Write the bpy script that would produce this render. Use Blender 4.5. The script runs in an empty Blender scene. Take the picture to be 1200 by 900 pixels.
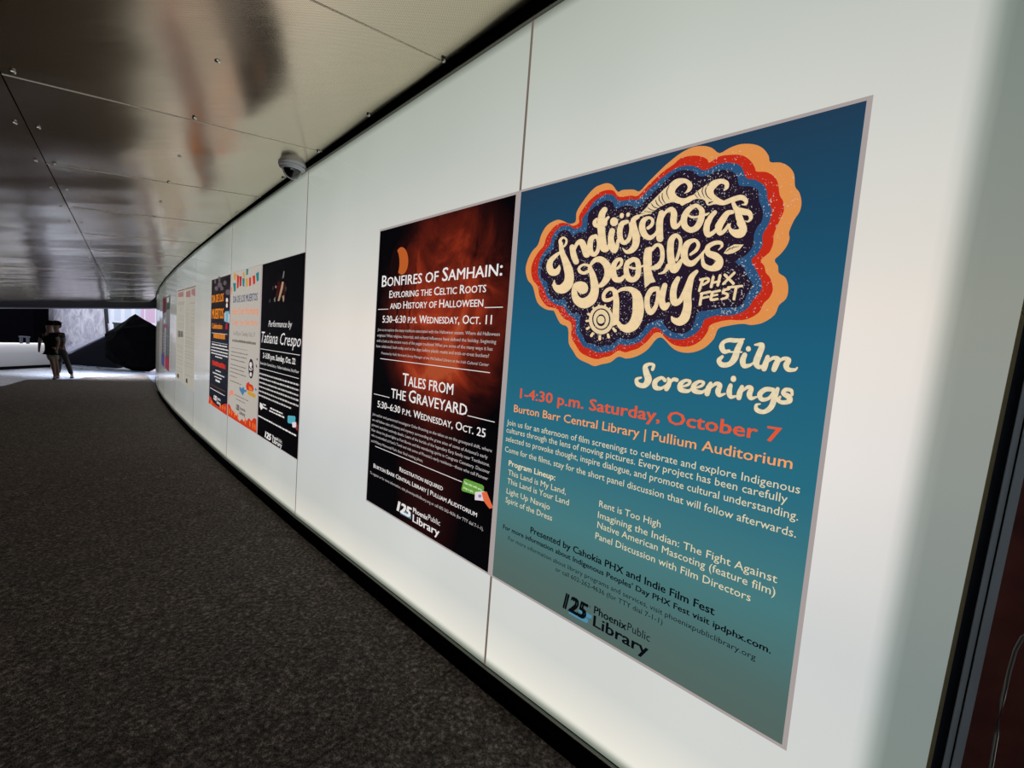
import bpy, bmesh, math, random, json
from mathutils import Vector, Matrix, noise
random.seed(7)
SC = bpy.context.scene
COL = SC.collection
PI = math.pi
# ---------------------------------------------------------------- camera
CAMZ = 1.4993
cam_d = bpy.data.cameras.new('camera'); cam = bpy.data.objects.new('camera', cam_d); COL.objects.link(cam)
cam_d.sensor_width = 36; cam_d.lens = 502.648/1200*36; cam_d.clip_start = .02; cam_d.clip_end = 400
cam.matrix_world = Matrix.Translation((0,0,CAMZ)) @ Matrix.Rotation(PI/2-0.07448,4,'X') @ Matrix.Rotation(0.07618,4,'Z')
SC.camera = cam
# ---------------------------------------------------------------- colour, world, sun, lights
SC.view_settings.view_transform = 'Standard'; SC.view_settings.look = 'None'
SC.view_settings.exposure = 0.0; SC.view_settings.gamma = 1.0; SC.view_settings.use_curve_mapping = False
W = bpy.data.worlds.new('sky'); SC.world = W; W.use_nodes = True
W.node_tree.nodes['Background'].inputs[0].default_value = (.82,.88,1,1)
W.node_tree.nodes['Background'].inputs[1].default_value = 1.25
def light(name, kind, energy, color, loc, direction, **kw):
    d = bpy.data.lights.new(name, kind); d.energy = energy; d.color = color
    for k, v in kw.items(): setattr(d, k, v)
    o = bpy.data.objects.new(name, d); COL.objects.link(o); o.location = loc
    o.rotation_euler = Vector(direction).to_track_quat('-Z','Y').to_euler(); return o
light('sun', 'SUN', 3.4, (1,.95,.88), (0,0,30), (.25,-.62,-.9), angle=.01)
# added area lamp under the ceiling, brightens the floor at the tunnel mouth
light('mouth_floor_fill', 'AREA', 190, (.76,.84,1), (-15.75,16.3,2.13), (0,.05,-1), shape='RECTANGLE', size=2.2, size_y=.12, spread=1.5)
# ---------------------------------------------------------------- measured frame of the place
# measured outlines and line positions of the flat print on the posters (0.1 mm), joints of the wall (m)
DATA = json.loads(r"""{"blue":{"panel":-1,"print":[0.0092,1.1869,0.4499,2.2001],"sheet":[0.0037,1.1988,0.4397,2.2104]},"samhain":{"panel":0,"print":[1.231,2.4178,0.4494,2.1957],
"sheet":[1.224,2.4437,0.4403,2.2084]},"crespo":{"panel":1,"print":[1.2802,2.4499,0.4377,2.192],
"sheet":[1.2653,2.4625,0.4312,2.1977]},"craft":{"panel":1,"print":[0.0358,1.2344,0.4423,2.1936],
"sheet":[0.0083,1.2653,0.4327,2.2016]},"muertos":{"panel":2,"print":[1.2899,2.4267,0.4344,2.1865],
"sheet":[1.2655,2.4402,0.4288,2.1947]},"schedR":{"panel":3,"print":[1.2984,2.4381,0.4517,2.2026],
"sheet":[1.2982,2.4471,0.4427,2.2119]},"schedL":{"panel":3,"print":[0.1088,1.2374,0.4593,2.2088],
"sheet":[0.068,1.2429,0.4458,2.2209]},"darkR":{"panel":4,"print":[0.0925,1.169,0.4565,2.1934],
"sheet":[0.0925,1.169,0.4565,2.1934]},"darkL":{"panel":5,"print":[1.2802,2.3752,0.4534,2.2121],
"sheet":[1.2802,2.3752,0.4534,2.2121]},"cloud":{"orange":[665,14207,747,14603,954,14946,1262,15199,1406,15607,1691,15954,2166,16092,2476,16012,2831,15843,3114,15885,3120,16213,3256,16452,3608,16840,3892,17039,4075,17081,4366,17100,4629,16985,4888,16690,5076,16715,5519,16643,5758,16538,6050,16784,6475,17118,6751,17305,7104,17493,7482,17585,7834,17533,8107,17398,8344,17184,8619,17266,8926,17298,9282,17205,9547,17028,9728,16768,9792,16574,10055,16500,10281,16331,10428,16090,10484,15756,10604,15571,10682,15305,10669,15054,10562,14840,10473,14525,10503,14334,10453,14128,10329,13928,10197,13772,10301,13596,10342,13401,10526,13247,10619,12957,10598,12673,10440,12485,10362,12220,10103,11999,9798,11921,9540,11955,9141,11886,8879,11790,8785,11483,8556,11206,8281,11055,8014,10999,7732,11025,7490,11140,7231,11372,7072,11467,6898,11388,6655,11055,6360,10830,6046,10704,5814,10674,5535,10717,5242,10494,4853,10385,4563,10298,4247,10389,3796,10541,3522,10827,3284,11122,3179,11731,2779,11897,2423,12383,2331,12418,1917,12493,1467,12787,1159,13448,835,13756],
"red":[986,14183,1090,14572,1339,14907,1595,15127,1697,15466,2020,15805,2398,15939,2788,15849,3007,15735,3283,15811,3257,16060,3428,16325,3639,16547,3782,16649,4104,16810,4430,16840,4724,16752,4961,16495,5440,16451,5709,16393,6062,16667,6518,16996,6909,17185,7122,17326,7455,17325,7760,17237,7985,17091,8076,16966,8343,17082,8641,17059,9009,16956,9264,16735,9401,16508,9459,16386,9710,16318,9922,16153,10052,15936,10131,15591,10234,15407,10281,15164,10270,15072,10175,14779,10100,14478,10113,14261,10043,14004,9845,13803,9953,13623,10018,13423,10143,13270,10242,12950,10181,12709,10046,12541,9961,12295,9731,12121,9482,12057,9170,12068,8807,11987,8615,11878,8580,11717,8426,11443,8179,11256,7883,11187,7537,11241,7287,11402,7025,11624,6816,11590,6596,11318,6303,11067,6019,10961,5792,10888,5512,10934,5217,10729,4900,10645,4648,10564,4260,10637,3891,10781,3619,11068,3380,11397,3327,11903,2929,12105,2591,12450,2408,12522,1995,12616,1582,13035,1446,13435,1129,13739],
"blue":[1371,14155,1424,14543,1625,14843,1913,15127,2012,15461,2290,15734,2582,15812,2840,15759,3144,15601,3435,15692,3429,15936,3637,16194,3841,16448,4016,16575,4374,16681,4705,16603,4976,16356,5455,16315,5786,16270,6136,16566,6536,16824,6927,17016,7263,17049,7601,16971,7888,16774,8045,16765,8244,16823,8491,16855,8841,16761,9048,16588,9200,16259,9439,16159,9682,15964,9790,15774,9838,15525,9952,15266,9978,15022,9919,14767,9814,14514,9843,14243,9737,13985,9596,13825,9739,13541,9848,13361,9939,13135,9940,12913,9784,12696,9673,12448,9459,12273,9157,12197,8785,12198,8538,12118,8439,12064,8360,11821,8244,11655,8042,11512,7803,11421,7459,11437,7180,11571,7013,11740,6855,11795,6736,11763,6514,11493,6252,11245,5833,11136,5524,11153,5268,10921,4697,10810,4305,10935,3985,11018,3756,11308,3570,11537,3517,12039,3167,12241,2882,12550,2482,12660,2054,12915,1781,13348,1456,13792],
"navy":[1552,14213,1693,14625,2112,14932,2161,15306,2434,15595,2819,15562,3049,15332,3282,15435,3640,15420,3695,15639,3690,16057,3897,16279,4113,16369,4397,16459,4693,16376,4865,16087,5137,16132,5477,16104,5754,15969,6106,16256,6532,16572,6941,16876,7221,16923,7562,16820,7800,16609,8065,16578,8387,16662,8717,16576,8931,16366,9033,16070,9344,15983,9565,15818,9619,15516,9752,15203,9750,14912,9652,14780,9588,14543,9596,14246,9441,13989,9154,13813,9358,13670,9468,13511,9557,13330,9721,13071,9587,12827,9521,12577,9370,12453,9009,12432,8512,12359,8205,12280,8132,11953,8019,11732,7782,11616,7435,11663,7147,11886,7036,12086,6565,11908,6372,11638,6136,11421,5844,11350,5467,11368,5280,11142,4926,11094,4712,11020,4437,11137,4127,11157,3943,11414,3757,11675,3698,12239,3326,12308,3048,12581,2935,12856,2372,12871,2025,13197,1939,13587,1597,13784]},"script":[[[43.0,3.6,-5.0,-34.2],
[2482,15064,3.6,2439,15221,3.6,2569,15331,2.6,2739,15243,2.4,2762,15099,2.6,2670,14975,2.4]],[[42.9,3.6,-2.9,-34.3],
[2483,15131,4.5,2588,14747,6.2,2770,14425,7.8,2970,14038,10.0,3052,13730,10.5,3005,13463,11.2,2783,13287,11.2,2524,13298,9.0,2334,13445,5.0,2312,13654,1.0]],[[44.2,3.6,-3.6,-34.8],
[2479,14757,2.8,2274,14640,4.8,2037,14454,6.2,2000,14214,7.8,2129,14002,8.5,2365,13979,7.5,2495,14114,4.4,2499,14237,1.2]],[[41.2,3.5,-4.0,-33.5],
[3074,14898,6.6,3168,14589,7.2,3311,14318,7.0]],[[40.0,3.5,-4.2,-33.0],[3188,14786,3.0,3287,15007,4.5,3482,15050,7.2,3650,14803,7.6,3753,14533,6.2,3853,14508,4.0]],
[[38.2,3.4,-4.3,-32.3],[4124,15199,4.5,3942,15125,6.2,3899,14873,6.8,3956,14626,6.8,4120,14514,5.2,4259,14628,4.5,4272,14927,3.8,4165,15162,3.6]],[[37.0,3.3,-4.8,-31.7],
[4415,16124,6.6,4319,15990,7.8,4301,15711,8.8,4345,15391,9.0,4434,15003,8.8,4516,14711,9.0,4660,14649,5.0,4733,14813,3.0]],[[38.0,3.4,-5.5,-32.1],
[4094,15836,2.8,4022,15736,4.8,4060,15619,5.2,4206,15552,4.0]],[[36.7,3.3,-5.4,-31.5],[4602,15822,3.0,4496,15729,4.2,4489,15590,4.6]],[[35.7,3.3,-5.2,-31.1],
[4859,15641,9.2,4856,15599,9.2]],[[34.8,3.2,-5.4,-30.7],[5153,15822,4.6,5147,15774,5.0]],[[34.0,3.2,-5.3,-30.4],[5409,15803,4.2,5398,15774,4.2]],[[35.6,3.3,-4.1,-31.1],
[4814,15297,6.8,4786,15023,7.2,4873,14735,8.2,4970,14586,7.2,5065,14684,5.0,5092,14925,3.5]],[[34.2,3.2,-4.5,-30.5],
[5402,15543,4.2,5203,15503,6.2,5130,15286,6.6,5183,14975,6.6,5351,14810,5.2,5529,14919,4.8,5579,15226,4.2,5529,15457,3.8]],[[33.4,3.2,-4.1,-30.2],
[5787,15655,5.0,5633,15560,6.0,5677,15302,7.8,5792,14991,8.8,5807,14693,8.0,5678,14513,6.6,5481,14473,4.2,5314,14612,1.2]],[[32.4,3.1,-5.1,-29.6],
[5691,15640,4.0,5912,15694,2.2,6288,15713,1.6]],[[31.6,3.1,-4.3,-29.3],
[6217,15205,3.8,6347,15296,4.0,6362,15452,3.6,6217,15560,3.4,6029,15487,6.2,5996,15258,7.8,6119,14994,7.6,6331,14866,5.6,6506,14959,3.6,6583,15092,3.0]],[[30.5,3.0,-4.3,-28.8],
[6660,15648,6.6,6629,15370,7.8,6648,15083,8.2,6690,14794,8.2]],[[29.3,3.0,-4.4,-28.2],
[6684,15418,3.0,6808,15652,3.8,6993,15706,6.2,7096,15550,7.6,7099,15328,7.6,7160,15140,7.4,7281,15150,4.4,7380,15287,3.0]],[[27.5,2.9,-4.2,-27.3],
[7789,15703,4.4,7582,15609,6.6,7453,15385,7.6,7497,15106,7.8,7707,14942,6.6,7902,15009,7.0,8002,15248,7.4,7995,15514,6.2,7831,15688,4.4]],[[27.0,2.9,-4.2,-27.1],
[7512,15485,2.4,7705,15347,2.8,7935,15333,2.6,8155,15362,2.8,8229,15397,1.4]],[[26.0,2.8,-3.9,-26.6],[8409,15389,4.8,8295,15256,6.0,8203,15034,7.2]],[[25.9,2.8,-3.5,-26.5],
[8218,15137,6.6,8204,14902,7.6,8262,14723,6.4,8388,14746,5.0,8504,14848,4.2,8610,15028,4.0]],[[24.9,2.8,-3.8,-26.0],[8923,15312,4.6,8779,15297,6.2,8662,15123,8.0,8558,14932,8.4]],
[[25.1,2.8,-3.4,-26.1],[8610,15028,8.0,8567,14853,8.0,8631,14715,5.0,8760,14788,4.2,8853,14942,3.4]],[[24.3,2.7,-4.3,-25.6],
[8388,15709,5.0,8621,15630,5.4,8883,15685,6.0,9119,15705,6.2,9259,15593,5.2,9263,15485,3.0,9165,15490,1.2]],[[23.6,2.7,-3.7,-25.3],
[8920,15565,4.6,9023,15384,6.6,9211,15278,7.8,9380,15214,6.6,9453,15067,4.4,9395,14964,2.2,9307,14990,1.0]],[[23.9,2.7,-3.6,-25.5],[9066,15314,7.0,9136,15102,8.4,9241,14887,8.6]],
[[24.1,2.7,-3.3,-25.6],[9176,14946,8.4,9275,14782,8.8,9219,14652,10.4,9088,14656,9.4,8938,14757,5.4,8884,14886,2.6,8905,14980,1.0]],[[28.5,2.9,-5.5,-27.7],
[7386,16152,0.6,7515,16241,4.2,7526,16394,5.8,7357,16555,5.2,7104,16553,8.8,6921,16384,10.0,6960,16155,10.0,7210,15958,7.4,7495,15907,6.0,7704,15996,4.4]],[[25.5,2.8,-4.9,-26.2],
[8606,16003,1.0,8675,16091,4.4,8644,16224,5.8,8474,16310,5.8,8291,16258,8.8,8179,16111,9.2,8254,15889,8.6,8487,15717,6.0,8620,15643,5.0]],[[27.7,2.9,-5.0,-27.3],
[7335,15840,5.0,7547,15938,6.0,7733,15972,4.8,7979,15913,3.0]],[[28.5,2.9,-4.9,-27.8],[7304,15873,4.0,7355,15782,1.0]],[[26.2,2.8,-4.6,-26.6],
[8124,15782,4.0,8176,15655,1.8,8340,15679,3.0]],[[39.5,3.5,-2.9,-32.9],[3995,14076,3.8,3713,14169,2.8,3497,14072,3.2,3529,13924,4.0,3728,13842,3.8,3917,13897,3.8]],
[[37.1,3.4,-2.6,-31.9],[4025,14154,3.6,4199,14299,5.6,4442,14294,7.4,4702,14083,8.4,4810,13778,8.6,4742,13532,7.6,4578,13351,5.6,4453,13310,3.6]],[[39.2,3.4,-1.7,-32.8],
[3990,14011,5.0,4123,13760,7.0,4241,13432,8.6,4287,13109,9.6,4165,12822,11.6,3849,12683,12.2,3517,12813,9.8,3356,13112,7.0,3418,13375,7.2,3632,13438,6.0]],[[39.7,3.5,-1.8,-33.0],
[3714,13295,13.4,3726,13256,13.4]],[[34.9,3.3,-2.6,-30.9],
[5164,13908,3.2,5307,14034,3.4,5306,14202,3.8,5148,14222,4.8,5017,14042,6.4,5018,13764,7.6,5141,13533,7.4,5345,13503,5.8,5478,13611,3.6]],[[33.2,3.2,-2.5,-30.1],
[5778,14184,5.6,5564,14074,6.2,5534,13820,6.4,5654,13540,7.2,5854,13468,6.2,6003,13608,6.2,6004,13904,6.2,5923,14118,6.0,5778,14184,5.6]],[[32.8,3.2,-2.5,-30.0],
[5639,13932,2.4,5812,13865,2.8,6007,13874,2.6,6193,13934,2.2]],[[31.6,3.1,-2.6,-29.4],[6298,14435,7.8,6278,14175,8.0,6335,13849,8.2,6426,13581,8.8]],[[30.6,3.1,-2.9,-28.9],
[6437,14450,4.4,6591,14588,4.0,6749,14526,5.0,6833,14295,5.0,6830,14040,5.4,6699,13856,6.2,6518,13821,4.6]],[[31.4,3.1,-2.9,-29.3],[6371,14486,5.0,6370,14196,6.0,6417,13959,5.0]],
[[29.9,3.0,-2.1,-28.6],[6770,13610,1.2,6960,13660,3.6,7093,13848,6.0]],[[28.9,3.0,-2.8,-28.1],
[7343,14023,3.6,7414,14348,4.0,7403,14667,4.2,7245,14824,5.2,7102,14702,7.4,7095,14382,8.2,7160,14039,8.8,7275,13722,9.2,7407,13823,7.0,7515,14008,3.6]],[[27.3,2.9,-2.7,-27.3],
[7790,14160,3.2,7960,14287,4.2,8000,14462,4.2,7865,14598,4.2,7648,14515,7.2,7573,14250,8.4,7650,13969,8.4,7848,13865,7.0,8024,13990,4.4,8165,14159,3.0,8279,14312,2.8]],
[[25.7,2.8,-2.5,-26.5],
[8634,14217,1.2,8730,14321,2.6,8674,14425,4.4,8497,14440,4.8,8308,14335,5.8,8343,14147,7.4,8565,14033,8.6,8701,13891,8.4,8661,13725,10.0,8477,13660,6.4,8259,13770,5.8,8187,13949,4.0,8166,14151,3.0]],
[[35.9,3.3,-1.2,-31.4],[5134,12865,3.2,4930,12777,4.4,4739,12801,4.6,4705,12982,4.4,4836,13150,4.4,5030,13179,4.4,5204,13036,5.6]],[[35.1,3.3,-0.4,-31.1],
[5165,13075,6.0,5253,12731,7.0,5275,12359,7.6,5300,12017,7.4,5236,11892,4.0]],[[33.5,3.2,-0.4,-30.4],
[5270,13064,3.0,5468,13154,4.2,5791,13126,6.2,6037,12915,10.4,6133,12561,12.8,6144,12202,12.8,6022,11877,12.2,5770,11739,9.8,5523,11818,6.4,5398,11956,5.0]],[[30.9,3.1,-0.8,-29.1],
[6777,13110,5.6,6573,13072,6.2,6447,12820,6.2,6487,12496,6.8,6616,12313,6.8,6776,12491,5.0,6818,12780,4.0,6817,13025,4.4]],[[29.7,3.0,-0.9,-28.6],
[7031,13207,6.2,6981,12947,7.6,6979,12689,7.8,7090,12487,8.4,7221,12584,4.4]],[[28.4,3.0,-1.1,-27.9],
[7457,13409,5.6,7366,13185,7.4,7347,12905,8.0,7424,12636,8.6,7598,12688,6.0,7694,12921,4.6,7826,13300,5.0]],[[27.9,2.9,-0.7,-27.7],
[8038,13599,4.2,7899,13432,6.8,7851,13189,8.0,7826,12834,9.2,7864,12475,9.8,7810,12144,11.2,7656,12004,9.8,7467,12045,6.6,7383,12149,2.6]]],"phx":[[[26.6,2.9,-1.3,-27.0],
[8184,12984,3.0,8253,13324,3.4]],[[26.3,2.8,-1.5,-26.8],[8179,13329,3.0,8406,13358,3.0,8432,13266,3.0,8283,13168,2.6]],[[25.7,2.8,-1.4,-26.5],[8570,13391,3.4,8538,13089,3.4]],
[[25.2,2.8,-1.4,-26.3],[8768,13425,3.4,8731,13132,3.4]],[[25.4,2.8,-1.4,-26.4],[8550,13212,2.8,8769,13248,2.8]],[[24.4,2.7,-1.4,-25.9],[8903,13435,3.4,9175,13162,3.4]],
[[24.4,2.7,-1.5,-25.9],[9170,13481,3.0,8888,13164,3.0]],[[26.5,2.9,-0.7,-27.0],[8275,12873,3.4,8251,12545,3.2]],[[26.2,2.8,-1.0,-26.8],[8247,12887,3.0,8523,12939,3.0]],
[[26.2,2.8,-0.8,-26.8],[8283,12744,2.6,8488,12786,2.6]],[[25.5,2.8,-0.8,-26.5],[8595,12909,3.4,8579,12698,3.6,8768,12711,2.6]],[[25.3,2.8,-1.0,-26.4],
[8581,12920,2.8,8809,12964,2.8]],[[25.4,2.8,-0.8,-26.4],[8588,12809,2.6,8747,12841,2.4]],[[24.6,2.8,-0.9,-26.0],
[9076,13005,2.8,8940,12974,3.2,8911,12898,3.2,9040,12841,3.2,9025,12748,3.2,8882,12700,2.4]],[[24.0,2.7,-1.1,-25.6],[9042,13047,3.0,9426,13076,2.6]],[[23.9,2.7,-0.9,-25.7],
[9266,13030,3.4,9239,12691,3.2]]],"screen":[[[24.1,2.7,1.1,-25.9],[9270,11127,3.7,9130,11102,5.7,9045,11238,6.7,9080,11380,4.7,9235,11455,5.0,9436,11450,5.0,9647,11500,2.0]],
[[24.1,2.7,1.5,-25.9],[9577,11425,5.7,9497,11174,7.0,9446,10913,7.7,9320,10731,6.0,9111,10693,6.3,9007,10818,5.7,9093,10942,3.7]],[[23.7,2.7,1.3,-25.6],
[9293,11098,2.0,9622,11112,2.0]],[[22.8,2.7,1.2,-25.2],[9791,11227,5.7,9793,11210,6.0]],[[22.9,2.7,1.6,-25.2],
[9715,11037,5.7,9676,10864,7.0,9731,10710,6.0,9882,10739,3.7,9975,10822,2.3]],[[22.1,2.6,1.4,-24.8],
[9950,11344,2.0,10137,11340,6.3,10090,11080,7.7,10042,10827,7.7,10131,10700,5.0,10251,10780,2.3]],[[21.7,2.6,1.6,-24.6],[10318,11011,5.0,10285,10803,7.0,10263,10669,6.7]],
[[21.2,2.6,1.6,-24.3],[10299,10845,3.3,10457,10988,4.3,10581,10955,6.3,10541,10773,7.0,10516,10665,6.3]],[[20.4,2.5,1.6,-23.8],
[10551,10843,3.3,10711,10988,4.3,10845,10957,6.0,10799,10809,7.0,10863,10694,5.7,11016,10699,3.7,11069,10763,1.7]],[[31.3,3.1,2.9,-29.5],
[6894,10362,3.7,6919,10512,3.7,6761,10539,3.7,6625,10439,5.7,6678,10235,7.3,6777,9997,8.3,6657,9785,6.3,6415,9799,5.7,6344,9963,4.3,6508,10045,2.3]],[[29.7,3.0,3.1,-28.8],
[7373,10032,4.3,7240,10111,4.0,7038,9964,6.0,7059,9770,6.3,7263,9754,4.0,7437,9894,2.0]],[[29.0,3.0,3.1,-28.5],[7473,10105,3.3,7530,10024,5.0,7497,9877,6.3,7451,9756,5.7]],
[[28.5,3.0,2.9,-28.2],[7528,9952,2.5,7649,10093,4.3,7765,10086,4.7]],[[27.4,2.9,3.0,-27.7],
[7897,9864,2.3,8142,9966,3.3,8198,10083,3.7,8045,10100,3.7,7901,9959,6.0,7928,9792,6.3,8163,9764,4.3,8297,9881,2.0]],[[26.3,2.9,2.9,-27.1],
[8334,9876,2.3,8568,9976,3.3,8622,10090,3.7,8479,10108,3.7,8337,9969,6.0,8364,9806,6.3,8589,9778,4.3,8721,9893,2.0]],[[25.5,2.8,2.9,-26.7],
[8839,10091,4.2,8791,9928,6.7,8767,9754,6.3]],[[24.8,2.8,2.9,-26.3],[8815,9908,2.5,8987,10093,4.3,9116,10062,5.7,9082,9872,6.7,9136,9754,5.0,9295,9818,2.0]],[[23.7,2.7,2.3,-25.7],
[9478,10310,6.3,9480,10284,6.7]],[[23.8,2.7,2.9,-25.8],[9421,10087,5.0,9402,9888,6.7,9465,9743,5.0,9632,9795,2.0]],[[23.2,2.7,2.8,-25.5],
[9739,10079,4.7,9699,9902,6.7,9688,9750,6.3]],[[22.6,2.7,2.7,-25.2],[9736,9928,2.5,9893,10087,4.3,9992,10056,5.7,9961,9883,6.7,10022,9772,5.0,10167,9833,2.0]],
[[21.5,2.6,2.6,-24.5],[10560,10088,4.7,10363,10074,5.7,10232,9916,6.3,10303,9775,5.3,10472,9830,4.0,10569,10007,3.7]],[[21.5,2.6,3.0,-24.6],
[10663,10121,4.7,10617,9890,6.7,10559,9594,6.7,10395,9425,5.3,10207,9451,5.7,10174,9589,3.7,10273,9637,1.7]],[[20.4,2.5,2.6,-23.9],
[11029,10003,3.3,10993,10118,4.3,10855,10122,4.7,10814,10016,5.3,10954,9933,6.7,10990,9825,6.0,10842,9757,5.0,10715,9800,4.7,10749,9907,3.0]]],
"fan":[[5874,15750,6079,15914,6220,16063,6362,16180,6501,16296,6667,16433,6832,16540,6841,16177,7040,15947,6808,15932,6578,15859,6317,15731,6098,15737],
[7696,16072,7845,16176,8093,16311,8087,16129,8165,15879,8333,15745,8154,15737,7985,15859,7765,15926],[6182,13890,6467,13868,6542,13602,6691,13347,6510,13314,6324,13147],
[8796,14097,8891,14247,9075,14334,9338,14299,9236,14160,9078,14074,8911,14055]],"dark":[[[29.8,3.0,-5.7,-28.4],[6835,16511,0.8,6769,16302,1.1,6883,16058,0.6]],
[[30.3,3.0,-5.5,-28.6],[6621,16302,0.8,6639,16130,1.2,6764,15934,0.6]],[[30.6,3.0,-5.5,-28.8],[6507,16239,0.8,6538,16092,1.2,6677,15913,0.6]],[[30.8,3.1,-5.3,-28.9],
[6399,16117,0.8,6476,15961,1.2,6608,15854,0.6]],[[31.2,3.1,-5.3,-29.0],[6254,16028,0.8,6361,15895,1.2,6537,15815,0.6]],[[31.5,3.1,-5.2,-29.2],
[6143,15903,0.8,6278,15809,1.0,6421,15766,0.5]],[[31.7,3.1,-5.1,-29.3],[6027,15807,0.7,6222,15746,0.8,6348,15732,0.5]],[[26.4,2.8,-5.0,-26.7],
[8123,16279,0.8,8047,16137,1.2,8107,15942,1.2,8265,15788,0.6]],[[26.7,2.8,-5.1,-26.9],[7972,16231,0.7,7946,16104,1.1,8038,15902,0.6]],[[27.1,2.9,-5.1,-27.0],
[7810,16130,0.7,7857,16015,1.0,7939,15915,0.6]],[[27.3,2.9,-5.1,-27.2],[7723,16067,0.7,7772,15991,0.9,7832,15927,0.5]],[[24.3,2.7,-2.6,-25.8],
[8858,14142,0.6,9014,14229,0.9,9214,14258,0.5]],[[24.6,2.7,-2.6,-25.9],[8913,14155,0.5,8962,14265,0.5]],[[24.3,2.7,-2.6,-25.7],[9031,14181,0.5,9069,14279,0.5]]],
"sun":[[[37.2,3.4,-0.6,-32.0],[4528,12595,2.2,4544,12550,2.0]],[[36.4,3.3,-0.6,-31.7],[4804,12597,2.0,4801,12553,1.8]],[[37.9,3.4,-0.5,-32.3],[4294,12503,2.4,4336,12464,2.2]],
[[35.8,3.3,-0.5,-31.4],[5022,12480,1.8,5000,12449,1.6]],[[38.5,3.4,-0.1,-32.6],[4108,12261,3.2,4149,12244,2.8]],[[38.7,3.4,0.3,-32.7],[4047,11999,2.8,4135,12010,2.4]],
[[38.6,3.4,0.7,-32.7],[4102,11698,3.0,4181,11749,2.6]],[[38.0,3.4,1.1,-32.4],[4321,11442,3.4,4377,11531,2.8]],[[36.9,3.4,1.2,-32.0],[4703,11325,3.4,4698,11437,3.0]],
[[35.8,3.3,1.1,-31.5],[5073,11411,3.4,5035,11505,2.8]],[[35.1,3.3,0.7,-31.2],[5326,11644,3.4,5236,11729,3.0]]],
"rings":[[5220,12048,5219,11930,5193,11817,5143,11715,5070,11629,4978,11563,4871,11520,4754,11503,4634,11513,4515,11551,4405,11614,4308,11699,4231,11803,4178,11919,4151,12042,4152,12166,4181,12283,4236,12387,4314,12473,4411,12537,4522,12576,4640,12587,4760,12572,4876,12530,4982,12465,5073,12379,5145,12278,5195,12166],
[5086,12069,5086,11980,5067,11894,5029,11818,4975,11753,4907,11703,4828,11671,4742,11659,4653,11668,4565,11696,4484,11744,4413,11808,4357,11886,4318,11974,4298,12066,4298,12158,4319,12246,4359,12324,4416,12389,4487,12437,4569,12466,4656,12475,4744,12464,4830,12433,4909,12384,4976,12320,5030,12243,5067,12158],
[5033,12069,5033,11990,5016,11914,4984,11846,4937,11789,4879,11745,4811,11718,4736,11707,4660,11715,4585,11740,4515,11782,4454,11839,4406,11908,4372,11985,4355,12066,4355,12147,4373,12224,4407,12293,4455,12351,4516,12393,4586,12419,4661,12428,4737,12418,4811,12391,4879,12347,4937,12291,4984,12223,5016,12148],
[4896,12030,4896,11981,4887,11934,4867,11892,4839,11856,4804,11829,4763,11812,4719,11806,4673,11811,4628,11827,4587,11853,4550,11888,4521,11930,4501,11978,4491,12028,4491,12078,4501,12126,4521,12168,4550,12204,4586,12231,4627,12247,4672,12252,4717,12247,4762,12230,4803,12203,4838,12168,4866,12126,4886,12080],
[4847,12046,4847,12013,4839,11983,4824,11955,4802,11931,4774,11914,4743,11902,4709,11898,4674,11902,4640,11912,4609,11929,4582,11953,4560,11980,4545,12011,4538,12044,4538,12077,4546,12108,4562,12136,4585,12160,4612,12177,4644,12188,4678,12192,4713,12188,4747,12177,4778,12160,4804,12137,4826,12109,4840,12078]],
"text":[["blue","o","1-4:30 p.m. Saturday, October 7",938,10894,8609,423],["blue","p","Burton Barr Central Library | Pullium Auditorium",643,11249,7945,326],
["blue","c","Join us for an afternoon of film screenings to celebrate and explore Indigenous",278,11496,7306,245],
["blue","c","cultures through the lens of moving pictures. Every project has been carefully",286,11234,6959,245],
["blue","c","selected to provoke thought, inspire dialogue, and promote cultural understanding.",289,11536,6559,245],
["blue","c","Come for the films, stay for the short panel discussion that will follow afterwards.",284,11536,6071,245],["blue","cb","Program Lineup:",582,3211,5491,245],
["blue","c","This Land is My Land,",589,3794,5066,245],["blue","c","This Land is Your Land",578,3981,4673,245],["blue","c","Light Up Navajo",579,3067,4208,245],
["blue","c","Spirit of the Dress",561,3225,3790,245],["blue","c","Rent is Too High",5341,7743,5049,245],["blue","c","Imagining the Indian: The Fight Against",5331,11232,4622,245],
["blue","c","Native American Mascoting (feature film)",5346,11226,4237,245],["blue","c","Panel Discussion with Film Directors",5306,10635,3798,245],
["blue","kb","Presented by Cahokia PHX and Indie Film Fest",2141,9717,2911,265],
["blue","kb","For more information about Indigenous Peoples' Day PHX Fest visit ipdphx.com.",528,11303,2544,200],
["blue","k","For more information about library programs and services, visit phoenixpubliclibrary.org",898,10946,2138,180],
["blue","k","or call 602-262-4636 (for TTY dial 7-1-1)",3621,8154,1818,180],["blue","ki","125",4120,5281,501,630],["blue","k","TM",5246,5382,1064,80],
["blue","kb","Phoenix",5540,6901,952,290],["blue","k","Public",6938,7787,994,290],["blue","kb","Library",5548,7778,449,420],
["samhain","S","Bonfires of Samhain:",671,11468,14038,685],["samhain","S","Exploring the Celtic Roots",1652,10454,13321,429],
["samhain","S","and History of Halloween",1811,10316,12643,428],["samhain","S","5:30–6:30 p.m. Wednesday, Oct. 11",989,10997,11804,428],
["samhain","wn","Join us to explore the many traditions associated with the Halloween season. Where did Halloween",459,11597,11273,175],
["samhain","wn","originate? What religious, historical, and cultural influences have defined the holiday, beginning",423,11394,10918,175],
["samhain","wn","with a look at the ancient roots of the pagan tradition? What are some of the many ways it has",405,11189,10574,175],
["samhain","wn","been celebrated, both today and in the days before plastic masks and trick-or-treat buckets?",387,10983,10234,175],
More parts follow.
